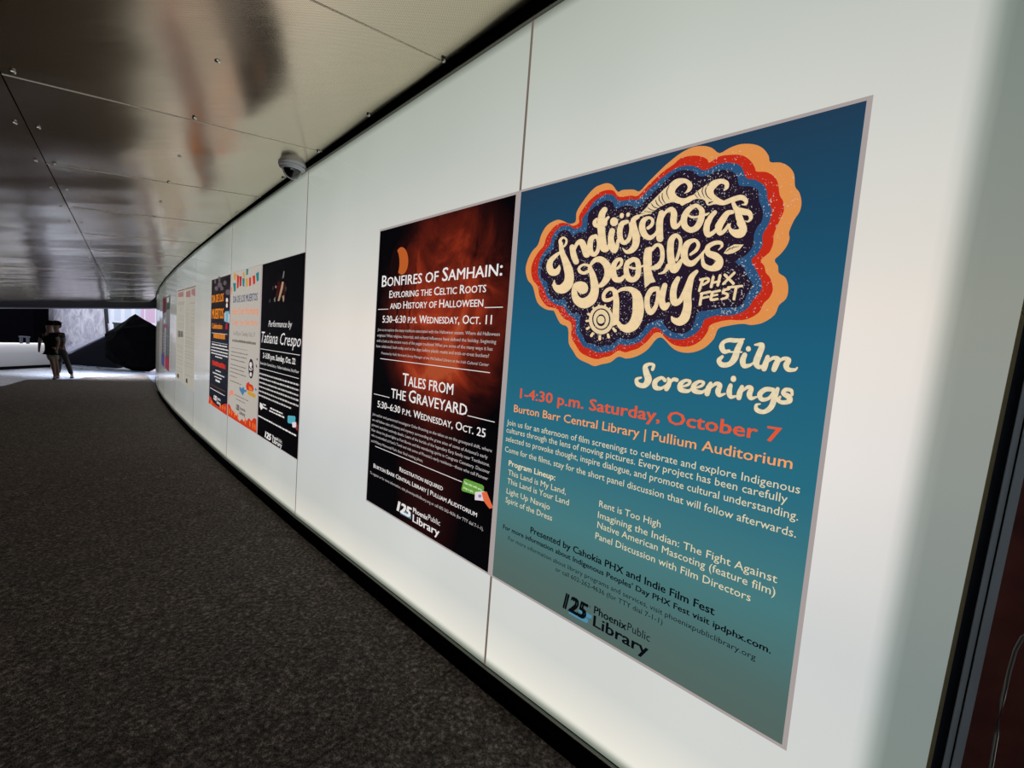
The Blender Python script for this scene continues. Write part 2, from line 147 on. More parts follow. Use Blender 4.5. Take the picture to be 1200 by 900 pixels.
["samhain","wni","Presented by Kelly Bertrand Library Manager of the McClelland Library at the Irish Cultural Center",1052,11026,9828,150],
["samhain","S","Tales from",3673,8485,8154,705],["samhain","S","the Graveyard",2490,9687,7250,703],["samhain","S","5:30–6:30 p.m. Wednesday, Oct. 25",924,11135,6434,413],
["samhain","wn","Join author and paranormal investigator Debe Branning as she takes us on the graveyard shift, where",353,11638,5830,165],
["samhain","wn","we will follow tales of history and mystery surrounding the grave sites of some of Arizona's early",356,11384,5465,165],
["samhain","wn","pioneers and their untimely deaths. Learn of the burials of the legendary Earp family near Tombstone.",337,11565,5129,165],
["samhain","wn","Hear about the ghost lights at Fort Bowie and the wandering spirits in Congress Cemetery. Discover",339,11601,4791,165],
["samhain","wn","who is entombed at Hunt's Tomb and visit some of Phoenix's early residents—those who call Pioneer",351,11518,4453,165],
["samhain","wn","and Military Memorial Park their final resting place.",363,6218,4079,165],["samhain","S","Registration required",3906,8158,2999,260],
["samhain","S","Burton Barr Central Library | Pulliam Auditorium",834,10938,2475,260],
["samhain","wn","To register or for more information, visit phoenixpubliclibrary.org or call 602-262-4636 (for TTY dial 7-1-1).",435,11456,1970,165],
["samhain","wi","125",3837,5410,587,580],["samhain","wb","Phoenix",5554,6973,998,290],["samhain","w","Public",7030,8114,1067,290],["samhain","wb","Library",5559,8106,464,420],
["samhain","g","Take this with you,",9800,11164,3852,110],["samhain","g","snap a pic.",9790,10572,3593,110],["crespo","wi2","Performance by",2780,9417,11336,587],
["crespo","wi2","Tatiana Crespo",674,11677,9719,1088],["crespo","wb","2–3:30 p.m. Sunday, Oct. 22",1352,10556,8170,518],
["crespo","w","Burton Barr Central Library · Pulliam Auditorium, First Floor",536,11482,7471,260],["crespo","wi","125",2788,4809,285,600],
["crespo","wb","Phoenix",5158,6663,661,300],["crespo","w","Public",6665,7930,661,300],["crespo","wb","Library",5207,7903,239,430],
["craft","n","DIA DE LOS MUERTOS",1515,11419,14008,769],["craft","r","Adult Craft Workshop",1060,12023,12580,776],["craft","r","Create Your Own Nicho",1312,11791,11387,619],
["craft","kg","5–6:30 p.m. Tuesday, Oct. 17",2007,10917,10161,461],["craft","ki","125",4161,5570,1451,580],["craft","kb","PhoenixPublic",5731,8162,1666,300],
["craft","kb","Library",5675,8121,1117,430],["muertos","a","DIA DE LOS",895,8133,14388,1020],["muertos","a","MUERTOS",1156,8389,12158,1319],
["muertos","a","Celebration",1310,7807,10796,719],["muertos","wi","125",3597,5496,1031,600],["muertos","wb","PhoenixPublic",5677,7897,1303,300],
["muertos","wb","Library",5630,7860,749,430]],"rule":[["samhain","w",369,1623,12635,40,0],["samhain","w",10422,11671,12590,40,0],["samhain","w",962,11125,9538,40,0],
["samhain","w",389,2320,7222,40,0],["samhain","w",9733,11683,7277,40,0],["samhain","w",916,9657,3885,40,0],["crespo","w",361,11579,9039,50,0],["crespo","w",314,11533,7041,50,0],
["crespo","wn",266,11577,6413,170,1],["crespo","wn",284,11624,5974,170,1],["crespo","wn",307,11590,5515,170,1],["crespo","wn",325,11634,5086,170,1],
["crespo","wn",343,11687,4617,170,1],["crespo","wn",361,9950,4167,170,1],["crespo","w",1817,2896,3418,160,1],["crespo","w",1852,3247,3102,160,1],
["crespo","w",4220,7825,3360,160,1],["crespo","w",3937,8266,3068,160,1],["crespo","w",440,11412,2003,160,1],["craft","kg",1630,11359,9348,300,1],["craft","kg",1080,8181,8601,40,0],
["craft","kg",1132,8374,8070,120,1],["craft","kg",1021,8158,7626,120,1],["craft","kg",1073,7409,7141,120,1],["craft","kg",978,7878,6521,120,1],["craft","kg",1026,7254,6069,120,1],
["craft","kg",914,7977,5610,120,1],["craft","kg",966,4228,5116,120,1],["craft","kg",1036,6172,4503,120,1],["craft","kg",3138,9122,3027,100,1],["craft","kg",4059,7951,2602,100,1],
["muertos","w",1536,10888,8522,180,1],["muertos","w",1129,11472,8109,180,1],["muertos","w",1178,11341,7687,180,1],["muertos","w",1222,11389,7293,180,1],
["muertos","w",3943,8256,6932,160,1],["muertos","w",4378,7682,5073,160,1],["muertos","w",2669,9677,4606,180,1],["muertos","w",3829,8183,4177,160,1],
["muertos","w",4540,7250,3646,300,1],["muertos","a",2547,9564,9492,750,1],["muertos","red",2109,10277,5718,700,1],["muertos","br",1394,10412,2794,200,1],
["muertos","w",1181,10262,2287,120,1],["muertos","w",1122,10872,10174,50,0],["muertos","w",1271,11015,8913,40,0]],
"poly":[["samhain","moon",[3510,15409,3508,15204,3458,15017,3363,14860,3230,14743,3066,14674,2882,14659,2690,14700,2504,14794,2337,14936,2199,15116,2103,15322,2056,15539,2058,15752,2113,15944,2215,16103,2355,16217,2524,16280,2711,16287,2902,16238,3083,16138,3244,15995,3374,15818,3465,15618],
"moon_picture"],
["samhain","moonshade",[2563,15402,2568,15201,2542,15015,2487,14858,2405,14741,2301,14670,2184,14650,2061,14686,1939,14773,1827,14906,1735,15077,1667,15274,1629,15483,1624,15688,1651,15877,1709,16035,1794,16151,1901,16219,2019,16233,2142,16193,2262,16102,2371,15968,2460,15798,2526,15605],
"moon_shadow"],["samhain","green",[9753,4050,9913,4107,11129,4133,11246,4082,11260,3946,11142,3717,10981,3586,10676,3511,9708,3421,9622,3485],"speech_bubble"],
["samhain","card",[10652,3647,11308,3876,11338,3396,10672,3253],"phone_picture"],["samhain","flesh",[11116,3765,11456,3897,11940,3317,11920,3228,11733,3149,11309,3387],
"hand_picture"],["samhain","lav",[11136,3581,11118,3526,11061,3479,10988,3457,10924,3469,10896,3511,10914,3567,10971,3614,11045,3635,11108,3623],"phone_mark"],
["blue","rib",[4388,484,4520,537,5298,573,5313,425,5201,379,4413,367],"logo_ribbon"],["blue","rib",[4835,738,5039,799,5461,783,5449,675,5294,612,4886,657],"logo_ribbon"],
["samhain","rib2",[4218,701,4673,802,5358,723,5380,518,4242,472],"logo_ribbon"],["crespo","g1",[6563,16480,6856,16423,6713,15851,6306,15795],"drawing"],
["crespo","tan",[6250,15535,6754,15464,6568,14895,5981,14119,5680,13756,5201,13784,5499,14242,5937,14925],"drawing"],
["crespo","dred",[5005,15609,5648,15641,6013,15201,5555,14522,5056,14116,4607,14203,4854,14978],"drawing"],
["crespo","dred2",[6826,15363,7344,15266,7392,14446,6952,14189,6509,14482,6760,15023],"drawing"],["crespo","g2",[7068,15008,7615,14980,7518,14577,7159,14729],"drawing"],
["crespo","tan2",[4795,15123,4761,15049,4655,15008,4517,15015,4400,15067,4349,15146,4384,15220,4491,15261,4629,15254,4745,15201],"drawing"],
["crespo","tan2",[6434,14208,7048,14254,7058,13773,6809,13607],"drawing"],["crespo","g1",[4067,14004,4540,14205,4590,13737,4280,13709],"drawing"],
["crespo","g2",[2570,13903,3020,14111,3177,13738,2717,13639],"drawing"],["crespo","g2",[3600,15184,3927,15312,3928,14878,3631,14892],"drawing"],
["crespo","w",[796,3517,1309,3485,1825,3352,1699,2975,1214,2799,738,3093],"logo_shield"],
["crespo","cyan",[9266,3491,10869,3694,11047,3617,11047,3162,10704,2963,9338,2816,9123,2897,9121,3395],"speech_bubble"],
["crespo","card",[10275,3048,11233,3229,11379,2758,10420,2630],"phone_picture"],["crespo","dredh",[11230,3255,11659,3025,11644,2502,11096,2707,11318,2878],"hand_picture"],
["craft","teal",[6692,17607,7542,17587,7438,16989,6769,16896],"bunting_flag"],["craft","must",[1331,17575,2528,17387,2224,16606,1413,16808],"bunting_flag"],
["craft","red",[2728,17323,3898,16995,3660,15729,2911,15616],"bunting_flag"],["craft","crim",[3973,16990,4933,16925,4829,15865,4100,15805],"bunting_flag"],
["craft","must",[5326,17283,6019,17423,6282,16597,5558,16787],"bunting_flag"],["craft","teal",[5208,16714,6177,16604,6138,15653,5410,15835],"bunting_flag"],
["craft","teal",[1059,16370,2447,16342,2472,15386,1573,15324],"bunting_flag"],["craft","must",[6631,16574,7553,16543,7574,15721,6808,15572],"bunting_flag"],
["craft","red",[7883,16587,8803,16572,8832,15701,8088,15601],"bunting_flag"],["craft","red",[9273,16678,10214,16703,10368,15843,9600,15705],"bunting_flag"],
["craft","teal",[10505,16861,11552,16960,11647,16077,10909,15945],"bunting_flag"],["craft","orng",[295,15897,824,15922,662,15157,384,15065],"bunting_flag"],
["craft","dk",[10740,6782,10729,6450,10630,6142,10450,5887,10205,5710,9920,5630,9621,5653,9337,5781,9097,6002,8926,6293,8841,6626,8854,6968,8960,7282,9148,7537,9400,7709,9689,7781,9986,7748,10264,7613,10495,7392,10659,7106],
"skull_drawing"],["craft","wh",[10131,7163,10080,7008,9911,6884,9665,6824,9409,6845,9212,6941,9127,7088,9180,7245,9353,7369,9601,7428,9855,7405,10048,7308],"drawing"],
["craft","wh",[10378,6716,10267,6597,9952,6503,9551,6469,9215,6509,9076,6609,9191,6730,9513,6824,9914,6856,10243,6815],"drawing"],
["craft","wh",[10168,6123,10104,5973,9902,5865,9637,5840,9413,5908,9316,6045,9382,6197,9587,6305,9852,6328,10073,6259],"drawing"],
["craft","dk",[9730,6692,9680,6616,9540,6575,9393,6592,9327,6659,9378,6735,9518,6776,9665,6758],"drawing"],
["craft","dk",[10181,6700,10132,6625,9993,6583,9848,6601,9783,6667,9833,6743,9972,6784,10116,6766],"drawing"],
["craft","sred",[8314,4978,9187,5195,9500,5019,10653,4978,11113,4620,10727,4288,8395,4221,8050,4608],"drawing"],["craft","orng",[9090,4723,10258,4687,10723,4329,9281,4325],
"drawing"],["craft","sblue",[5386,4297,6219,4126,7141,4422,7482,4158,8400,4179,8418,4011,7454,3836,6939,3373,6211,3598,5431,3876],"drawing"],
["craft","must",[8845,4232,11854,4140,11843,3734,8747,3754],"drawing"],["craft","sblue",[11506,4828,12067,4690,11815,4499,11396,4571],"drawing"],
["craft","salm",[1293,3393,2559,3448,2552,2846,1535,2859,657,2370,505,2731],"drawing"],
["craft","dk",[12062,7866,12018,7775,11888,7729,11751,7756,11687,7841,11732,7933,11862,7978,11999,7950],"drawing"],["craft","dk",[11452,7368,11953,7125,11858,6908,11475,7159],
"drawing"],
["craft","sred",[264,19,257,1505,746,1545,1513,1351,1797,1110,2385,1058,3009,920,3386,701,4425,728,5135,436,5722,247,6290,449,6653,686,7075,624,7409,461,7852,710,8298,871,8765,777,9181,1102,9672,1225,10211,1104,10644,1093,11037,1407,11633,1587,12270,1529,12506,96,8846,21],
"petal_border"],["craft","orng",[1354,761,1291,450,1069,290,818,377,690,660,754,973,978,1132,1227,1043],"petal"],
["craft","orng",[2454,755,2393,448,2177,290,1934,376,1809,655,1871,964,2088,1120,2330,1032],"petal"],
["craft","orng",[3871,746,3813,446,3606,291,3372,375,3251,649,3310,951,3519,1105,3752,1019],"petal"],
["craft","orng",[5236,739,5181,444,4982,292,4756,374,4639,643,4696,940,4896,1090,5120,1006],"petal"],
["craft","orng",[8437,720,8388,438,8206,293,8000,371,7892,628,7942,912,8125,1056,8330,976],"petal"],
["craft","orng",[10224,710,10178,435,10007,294,9811,370,9708,620,9755,896,9927,1037,10122,959],"petal"],
["craft","orng",[11365,703,11321,433,11156,294,10967,369,10867,615,10911,887,11078,1024,11266,948],"petal"],
["craft","orng",[12141,698,12099,431,11938,294,11753,368,11654,611,11698,880,11860,1016,12044,941],"petal"],
["muertos","sred",[-78,4,449,1126,1594,999,2949,584,4977,442,6663,424,7358,473,8887,996,9956,1245,11536,1515,11627,3],"petal_border"],
["muertos","orng",[2352,366,2262,109,1979,-33,1670,26,1521,252,1614,511,1899,652,2206,591],"petal"],
["muertos","orng",[8162,661,8085,422,7840,290,7571,346,7441,557,7519,798,7766,928,8033,871],"petal"],
["muertos","orng",[9492,728,9418,493,9182,364,8922,419,8796,627,8871,863,9109,991,9367,935],"petal"],
["muertos","orng",[10779,794,10708,562,10479,436,10228,490,10106,694,10178,927,10408,1052,10658,997],"petal"],
["muertos","mv",[3233,17207,3128,17023,2806,16924,2389,16949,2034,17088,1880,17290,1989,17477,2316,17574,2734,17547,3083,17407],"flower_drawing"],
["muertos","mv",[4704,16207,4500,16030,3916,15942,3166,15977,2535,16125,2275,16331,2490,16512,3094,16597,3845,16557,4456,16408],"flower_drawing"],
["muertos","mv",[5989,17316,5880,17060,5533,16919,5079,16946,4687,17134,4511,17412,4624,17671,4979,17811,5433,17779,5818,17590],"flower_drawing"],
["muertos","mv",[7046,16530,6800,16349,6095,16265,5184,16313,4421,16477,4110,16695,4374,16881,5109,16961,6021,16906,6755,16742],"flower_drawing"],
["muertos","mv",[9466,16662,9326,16481,8908,16388,8364,16418,7907,16563,7716,16766,7863,16949,8292,17041,8837,17006,9282,16861],"flower_drawing"],
["muertos","mv",[11590,15389,11389,15183,10811,15073,10068,15102,9438,15264,9173,15497,9387,15708,9986,15815,10730,15779,11339,15616],"flower_drawing"],
["muertos","mv",[7948,16043,7778,15891,7290,15814,6661,15844,6135,15971,5918,16146,6096,16301,6599,16376,7229,16342,7741,16214],"flower_drawing"],
["muertos","dk",[11549,14189,11472,13910,11182,13678,10723,13527,10162,13481,9579,13549,9062,13724,8694,13979,8543,14274,8626,14564,8938,14799,9418,14946,9989,14981,10564,14903,11061,14724,11408,14474],
"skull_drawing"],["muertos","wh",[10656,14426,10562,14242,10273,14135,9898,14145,9576,14271,9435,14464,9532,14650,9827,14757,10203,14744,10519,14617],"drawing"],
["muertos","wh",[10591,13792,10514,13618,10270,13515,9951,13521,9678,13635,9558,13815,9637,13991,9885,14093,10204,14084,10473,13970],"drawing"],
["muertos","must",[10544,14196,10431,14131,10136,14112,9831,14148,9700,14220,9815,14285,10114,14304,10416,14268],"drawing"],
["muertos","lblue",[9262,13065,11359,13090,11577,11983,10836,11663,9172,11764],"drawing"],["muertos","wh",[8804,12853,9275,12957,9388,11981,8979,11763],"drawing"],
["muertos","wh",[11149,12935,11640,12614,11613,11667,11170,11559],"drawing"],["muertos","crim",[9771,11550,10703,11609,10796,10810,9675,10737],"drawing"],
["schedL","bk",[913,17626,11626,17464,11644,17331,935,17467],"top_band"],["schedR","bk",[-337,17513,11635,17344,11650,17226,-318,17368],"top_band"],
["schedL","mr",[2097,17176,9678,17075,9803,16150,2215,16320],"heading_lettering"],["schedR","mr",[589,16893,5979,16978,6146,15726,718,15935],"heading_lettering"],
["schedR","mr",[7091,17034,11133,17040,11318,15635,7211,16133],"heading_lettering"],["schedL","mg",[1832,15414,11239,15245,11155,14580,1927,14726],"drawing"],
["schedL","mg",[5448,14280,7342,14238,7446,13481,5361,13513],"drawing"],["schedR","mg",[5504,14838,11639,14742,11672,14494,5538,14586],"drawing"],
["schedL","bk",[2818,9742,4022,9736,4395,8466,2999,8427],"photo"],["schedL","bk",[4813,9723,5977,9717,6333,8519,4983,8482],"photo"],
["schedL","bk",[6742,9705,7869,9700,8208,8571,6902,8535],"photo"],["schedL","bk",[8609,9688,9700,9682,10023,8622,8759,8587],"photo"],
["schedL","mg",[2197,12772,10898,12622,10918,12475,2219,12613],"text_block"],["schedL","mg",[2251,12376,10948,12255,10967,12108,2273,12218],"text_block"],
["schedL","mg",[2310,11954,11001,11863,11020,11716,2331,11795],"text_block"],["schedL","mg",[2415,11189,11097,11154,11117,11007,2437,11030],"text_block"],
["schedL","mg",[2470,10793,11146,10787,11166,10640,2491,10635],"text_block"],["schedL","mg",[2524,10398,11196,10420,11216,10273,2546,10239],"text_block"],
["schedR","mg",[419,13791,4892,13650,4907,13534,437,13659],"text_block"],["schedR","mg",[508,13130,4976,13015,4992,12900,526,12997],"text_block"],
["schedR","mg",[557,12769,5023,12669,5038,12554,575,12637],"text_block"],["schedR","mg",[605,12408,5069,12324,5084,12208,623,12276],"text_block"],
["schedR","mg",[662,11988,5123,11920,5138,11805,680,11855],"text_block"],["schedR","mg",[711,11627,5169,11574,5184,11459,729,11495],"text_block"],
["schedR","mg",[759,11267,5215,11229,5231,11114,777,11135],"text_block"],["schedR","mg",[840,10666,5292,10653,5307,10538,858,10534],"text_block"],
["schedR","mg",[905,10186,5354,10192,5369,10077,923,10054],"text_block"],["schedR","mg",[986,9586,5430,9617,5446,9502,1004,9454],"text_block"],
["schedR","mg",[6810,13558,11340,13392,11358,13262,6831,13400],"text_block"],["schedR","mg",[6885,12992,11412,12851,11429,12721,6906,12834],"text_block"],
["schedR","mg",[6976,12313,11497,12202,11514,12072,6997,12155],"text_block"],["schedR","mg",[7036,11860,11554,11769,11571,11639,7057,11702],"text_block"],
["schedR","mg",[7081,11521,11597,11445,11614,11315,7102,11363],"text_block"],["schedR","mg",[7186,10729,11697,10688,11714,10558,7207,10571],"text_block"],
["schedR","mg",[7232,10390,11739,10364,11757,10234,7253,10232],"text_block"],["schedR","mg",[7277,10051,11782,10039,11799,9910,7298,9893],"text_block"],
["schedR","mg",[7337,9599,11839,9607,11856,9478,7358,9441],"text_block"],["schedL","mg",[765,7077,9719,6879,9746,6680,794,6863],"text_block"],
["schedL","mg",[828,6618,9777,6453,9804,6254,858,6404],"text_block"],["schedL","mg",[924,5929,9864,5815,9891,5616,953,5715],"text_block"],
["schedL","mg",[1072,4858,9999,4822,10026,4624,1102,4644],"text_block"],["schedL","mg",[1167,4170,10086,4185,10113,3987,1197,3956],"text_block"],
["schedL","mg",[1263,3482,10172,3548,10199,3349,1292,3268],"text_block"],["schedL","mg",[1400,2489,10298,2627,10324,2429,1430,2275],"text_block"],
["schedL","mg",[1485,1878,10375,2061,10401,1863,1514,1664],"text_block"],["schedR","mg",[161,8946,10414,8680,10434,8530,187,8752],"text_block"],
["schedR","mg",[254,8255,10497,8054,10517,7903,280,8061],"text_block"],["schedR","mg",[310,7840,10547,7678,10567,7527,336,7647],"text_block"],
["schedR","mg",[385,7288,10613,7177,10633,7027,411,7094],"text_block"],["schedR","mg",[516,6321,10729,6300,10749,6150,542,6128],"text_block"],
["schedR","mg",[590,5769,10795,5800,10815,5650,616,5576],"text_block"],["schedR","mg",[665,5217,10861,5299,10881,5149,691,5024],"text_block"],
["schedR","mg",[795,4252,10977,4424,10997,4274,821,4059],"text_block"],["schedR","mg",[870,3701,11043,3924,11063,3774,896,3508],"text_block"],
["schedR","mg",[1093,2047,11241,2424,11261,2275,1119,1855],"text_block"],["schedL","bk",[2788,1067,5082,1198,5194,383,2882,388],"logo_mark"],
["schedR","bk",[2633,1360,4498,1406,4605,606,2725,681],"logo_mark"],["darkL","maroon",[1438,17351,12623,17223,13407,13757,3667,13505],"photo"],
["darkR","wh2",[2527,17018,7026,16993,7210,15919,2734,15829],"photo"],["darkR","dgreen",[2789,15513,7773,15444,7983,14223,3023,14168],"photo"],
["darkR","g1",[1307,14042,9542,14341,10030,11480,5130,11794],"photo"],["darkL","g1",[5069,13059,12395,13130,12542,12483,5997,12373],"photo"],
["darkL","wh2",[5347,11870,9080,11985,8811,11025,5546,11021],"photo"],["darkL","crim2",[6430,10516,12908,10869,12430,9896,7092,9847],"photo"],
["darkR","crim2",[2041,10847,4492,10622,4303,9757,2222,9812],"photo"],["darkL","wh2",[3886,8418,7994,8436,8047,8208,3946,8163],"lettering"],
["darkL","wh2",[4061,7674,8161,7713,8214,7485,4121,7420],"lettering"],["darkL","wh2",[4237,6931,8329,6990,8382,6762,4296,6678],"lettering"],
["darkL","wh2",[4411,6190,8497,6269,8549,6041,4471,5936],"lettering"],["darkL","wh2",[4586,5449,8664,5548,8717,5321,4646,5196],"lettering"],
["darkL","wh2",[4760,4709,8831,4829,8883,4602,4820,4457],"lettering"],["darkL","wh2",[4935,3971,8998,4110,9050,3883,4994,3718],"lettering"],
["darkR","g1",[-299,8486,8856,8463,8885,8289,-266,8301],"text_block"],["darkR","g1",[-162,7709,8981,7735,9010,7561,-129,7524],"text_block"],
["darkR","g1",[-25,6932,9105,7007,9135,6834,7,6747],"text_block"],["darkR","g1",[112,6156,9230,6280,9260,6107,144,5971],"text_block"],
["darkR","g1",[248,5380,9355,5553,9384,5380,281,5196],"text_block"],["darkR","g1",[385,4605,9479,4827,9509,4654,417,4421],"text_block"],
["darkL","indigo",[-1077,2924,8671,3059,9352,130,-1038,57],"photo"],["darkR","crim2",[-591,3022,10328,3048,10134,-50,-66,55],"photo"]],"people":[{"head":[-15.41,14.2,1.204],
"neck":[-15.396,14.2,1.008],"chest":[-15.411,14.2,0.824],"waist":[-15.356,14.2,0.574],"hip":[-15.328,14.2,0.406],"shl":[-15.596,14.188,0.908],"ell":[-15.758,14.23,0.629],
"hal":[-15.746,14.2,0.375],"shr":[-15.231,14.23,0.938],"elr":[-15.164,14.26,0.703],"har":[-15.111,14.17,0.465],"hpl":[-15.399,14.2,0.358],"knl":[-15.21,14.128,-0.023],
"ankl":[-15.076,14.068,-0.378],"toel":[-15.003,13.948,-0.442],"hpr":[-15.257,14.2,0.369],"knr":[-15.264,14.272,-0.016],"ankr":[-15.277,14.35,-0.402],
"toer":[-15.176,14.236,-0.446]},{"head":[-15.771,14.75,1.21],"neck":[-15.743,14.75,1.023],"chest":[-15.714,14.75,0.82],"waist":[-15.67,14.75,0.574],"hip":[-15.641,14.75,0.4],
"shl":[-15.92,14.75,0.907],"ell":[-15.953,14.78,0.627],"hal":[-15.848,14.75,0.399],"shr":[-15.537,14.75,0.936],"elr":[-15.544,14.798,0.673],"har":[-15.506,14.72,0.439],
"hpl":[-15.7,14.75,0.351],"knl":[-15.706,14.81,-0.034],"ankl":[-15.945,14.978,-0.416],"toel":[-15.86,14.87,-0.48],"hpr":[-15.568,14.75,0.362],"knr":[-15.328,14.69,-0.017],
"ankr":[-15.121,14.66,-0.383],"toer":[-14.935,14.522,-0.458]}],"J":{"-2":[3.5725,-1.3444],"-1":[1.7619,0.2912],"0":[-0.0282,1.9493],"1":[-1.7965,3.6305],"2":[-3.5418,5.3357],
"3":[-5.2627,7.0655],"4":[-6.9578,8.8205],"5":[-8.6258,10.6013],"6":[-10.2653,12.4084],"7":[-11.8747,14.2423],"8":[-13.4525,16.1034],"9":[-14.9973,17.9921],"10":[-16.5074,19.9086],
"11":[-17.9812,21.8532],"12":[-19.417,23.826],"13":[-20.8132,25.827]}}""")
J = {int(k): Vector((v[0],v[1])) for k,v in DATA['J'].items()}
H = 2.918; PW = 2.44; SLOPE = -0.024742
GS = -0.024758
D0 = Vector((-0.68815,0.72557)); N0 = Vector((D0.y,-D0.x))
def zs(s): return SLOPE*s*PW
def place(L, d, h=0.0):                      # L along the wall, d sideways (negative = into the corridor), h above the ramp datum
    p = J[0] + D0*L + N0*d
    return Vector((p.x, p.y, h + GS*L))
def dwall(L):                                # sideways position of the glass at L
    pts = sorted(((J[i]-J[0]).dot(D0), (J[i]-J[0]).dot(N0)) for i in range(-2,9))
    if L <= pts[0][0]: a,b = pts[0],pts[1]
    elif L >= pts[-1][0]: a,b = pts[-2],pts[-1]
    else:
        for a,b in zip(pts,pts[1:]):
            if a[0] <= L <= b[0]: break
    return a[1]+(b[1]-a[1])*(L-a[0])/(b[0]-a[0])
# ---------------------------------------------------------------- materials
def lin(c):
    f = lambda v: (v/255/12.92) if v <= 10.31 else ((v/255+.055)/1.055)**2.4
    return (f(c[0]),f(c[1]),f(c[2]),1)
MATS = {}
def pmat(name, rgb, rough=.6, metal=0, emit=0, spec=.5, coat=0):
    if name in MATS: return MATS[name]
    m = bpy.data.materials.new(name); m.use_nodes = True; p = m.node_tree.nodes['Principled BSDF']
    c = lin(rgb)
    p.inputs['Base Color'].default_value = c if not emit else tuple(v*.25 for v in c[:3])+(1,)
    p.inputs['Roughness'].default_value = rough; p.inputs['Metallic'].default_value = metal
    p.inputs['Specular IOR Level'].default_value = spec; p.inputs['Coat Weight'].default_value = coat
    if emit: p.inputs['Emission Color'].default_value = c; p.inputs['Emission Strength'].default_value = emit
    MATS[name] = m; return m
def N(m, t, **kw):
    n = m.node_tree.nodes.new(t)
    for k, v in kw.items(): setattr(n, k, v)
    return n
def LK(m, a, b): m.node_tree.links.new(a, b)
def ramp(m, stops, interp='LINEAR'):
    r = N(m,'ShaderNodeValToRGB'); r.color_ramp.interpolation = interp
    e = r.color_ramp.elements
    while len(e) < len(stops): e.new(.5)
    for el,(p,c) in zip(e, stops): el.position = p; el.color = c if len(c)==4 else tuple(c)+(1,)
    return r
def P(m): return m.node_tree.nodes['Principled BSDF']
def texco(m, out='Object', scale=(1,1,1)):
    t = N(m,'ShaderNodeTexCoord'); mp = N(m,'ShaderNodeMapping'); mp.inputs['Scale'].default_value = scale
    LK(m,t.outputs[out],mp.inputs[0]); return mp.outputs[0]
def noise_n(m, vec, scale, detail=3, rough=.5, dist=0):
    n = N(m,'ShaderNodeTexNoise'); n.inputs['Scale'].default_value=scale; n.inputs['Detail'].default_value=detail
    n.inputs['Roughness'].default_value=rough; n.inputs['Distortion'].default_value=dist; LK(m,vec,n.inputs['Vector']); return n.outputs['Fac']
def math_n(m, op, a, b=None, clamp=False):
    n = N(m,'ShaderNodeMath', operation=op); n.use_clamp = clamp
    for i,v in enumerate((a,b)):
        if v is None: continue
        if isinstance(v,(int,float)): n.inputs[i].default_value = v
        else: LK(m,v,n.inputs[i])
    return n.outputs[0]
def mixc(m, fac, a, b, blend='MIX'):
    n = N(m,'ShaderNodeMix', data_type='RGBA', blend_type=blend)
    for i,v in ((0,fac),(6,a),(7,b)):
        if isinstance(v,(int,float)): n.inputs[i].default_value = v
        elif isinstance(v,tuple): n.inputs[i].default_value = v if len(v)==4 else v+(1,)
        else: LK(m,v,n.inputs[i])
    return n.outputs[2]

# back-lit white glass of the light box
def glass_mat():
    m = bpy.data.materials.new('backlit_glass'); m.use_nodes = True
    nt = m.node_tree; out = nt.nodes['Material Output']; nt.nodes.remove(P(m))
    uv = N(m,'ShaderNodeUVMap'); sep = N(m,'ShaderNodeSeparateXYZ'); LK(m,uv.outputs[0],sep.inputs[0])
    # lamps inside: a strip along the foot and a broad bank at half height
    g = lambda r,gg,b,k=1: tuple(v*k for v in lin((r,gg,b))[:3])+(1,)
    r = ramp(m,[(0,g(120,128,118)),(.005,g(150,155,142)),(.014,g(238,236,224)),(.035,g(230,228,218)),(.085,g(211,213,208)),(.25,g(211,214,213)),(.42,g(234,229,225)),(.56,g(238,230,221)),(.70,g(217,217,210)),(.85,g(193,198,190)),(.985,g(177,183,172)),(1,g(120,126,116))])
    LK(m,sep.outputs[1],r.inputs[0])
    tc = N(m,'ShaderNodeTexCoord')
    nz = noise_n(m, tc.outputs['Object'], .9, 2)
    var = math_n(m,'MULTIPLY_ADD',nz,.22); var.node.inputs[2].default_value = .87
    at = N(m,'ShaderNodeAttribute', attribute_name='lamp'); 
    k = math_n(m,'MULTIPLY',var,at.outputs['Fac'])
    sh = math_n(m,'MULTIPLY',math_n(m,'SUBTRACT',1.0,at.outputs['Fac'],True),1.5,True)
    em = N(m,'ShaderNodeEmission'); LK(m,mixc(m,sh,r.outputs[0],mixc(m,1.0,r.outputs[0],(.86,1.0,.95),'MULTIPLY')),em.inputs[0]); LK(m,k,em.inputs[1])
    gl = N(m,'ShaderNodeBsdfGlossy'); gl.inputs['Roughness'].default_value = .07
    fr = N(m,'ShaderNodeFresnel'); fr.inputs[0].default_value = 1.45
    mx = N(m,'ShaderNodeMixShader'); LK(m,fr.outputs[0],mx.inputs[0]); LK(m,em.outputs[0],mx.inputs[1]); LK(m,gl.outputs[0],mx.inputs[2])
    LK(m,mx.outputs[0],out.inputs[0]); return m
M_GLASS = glass_mat()
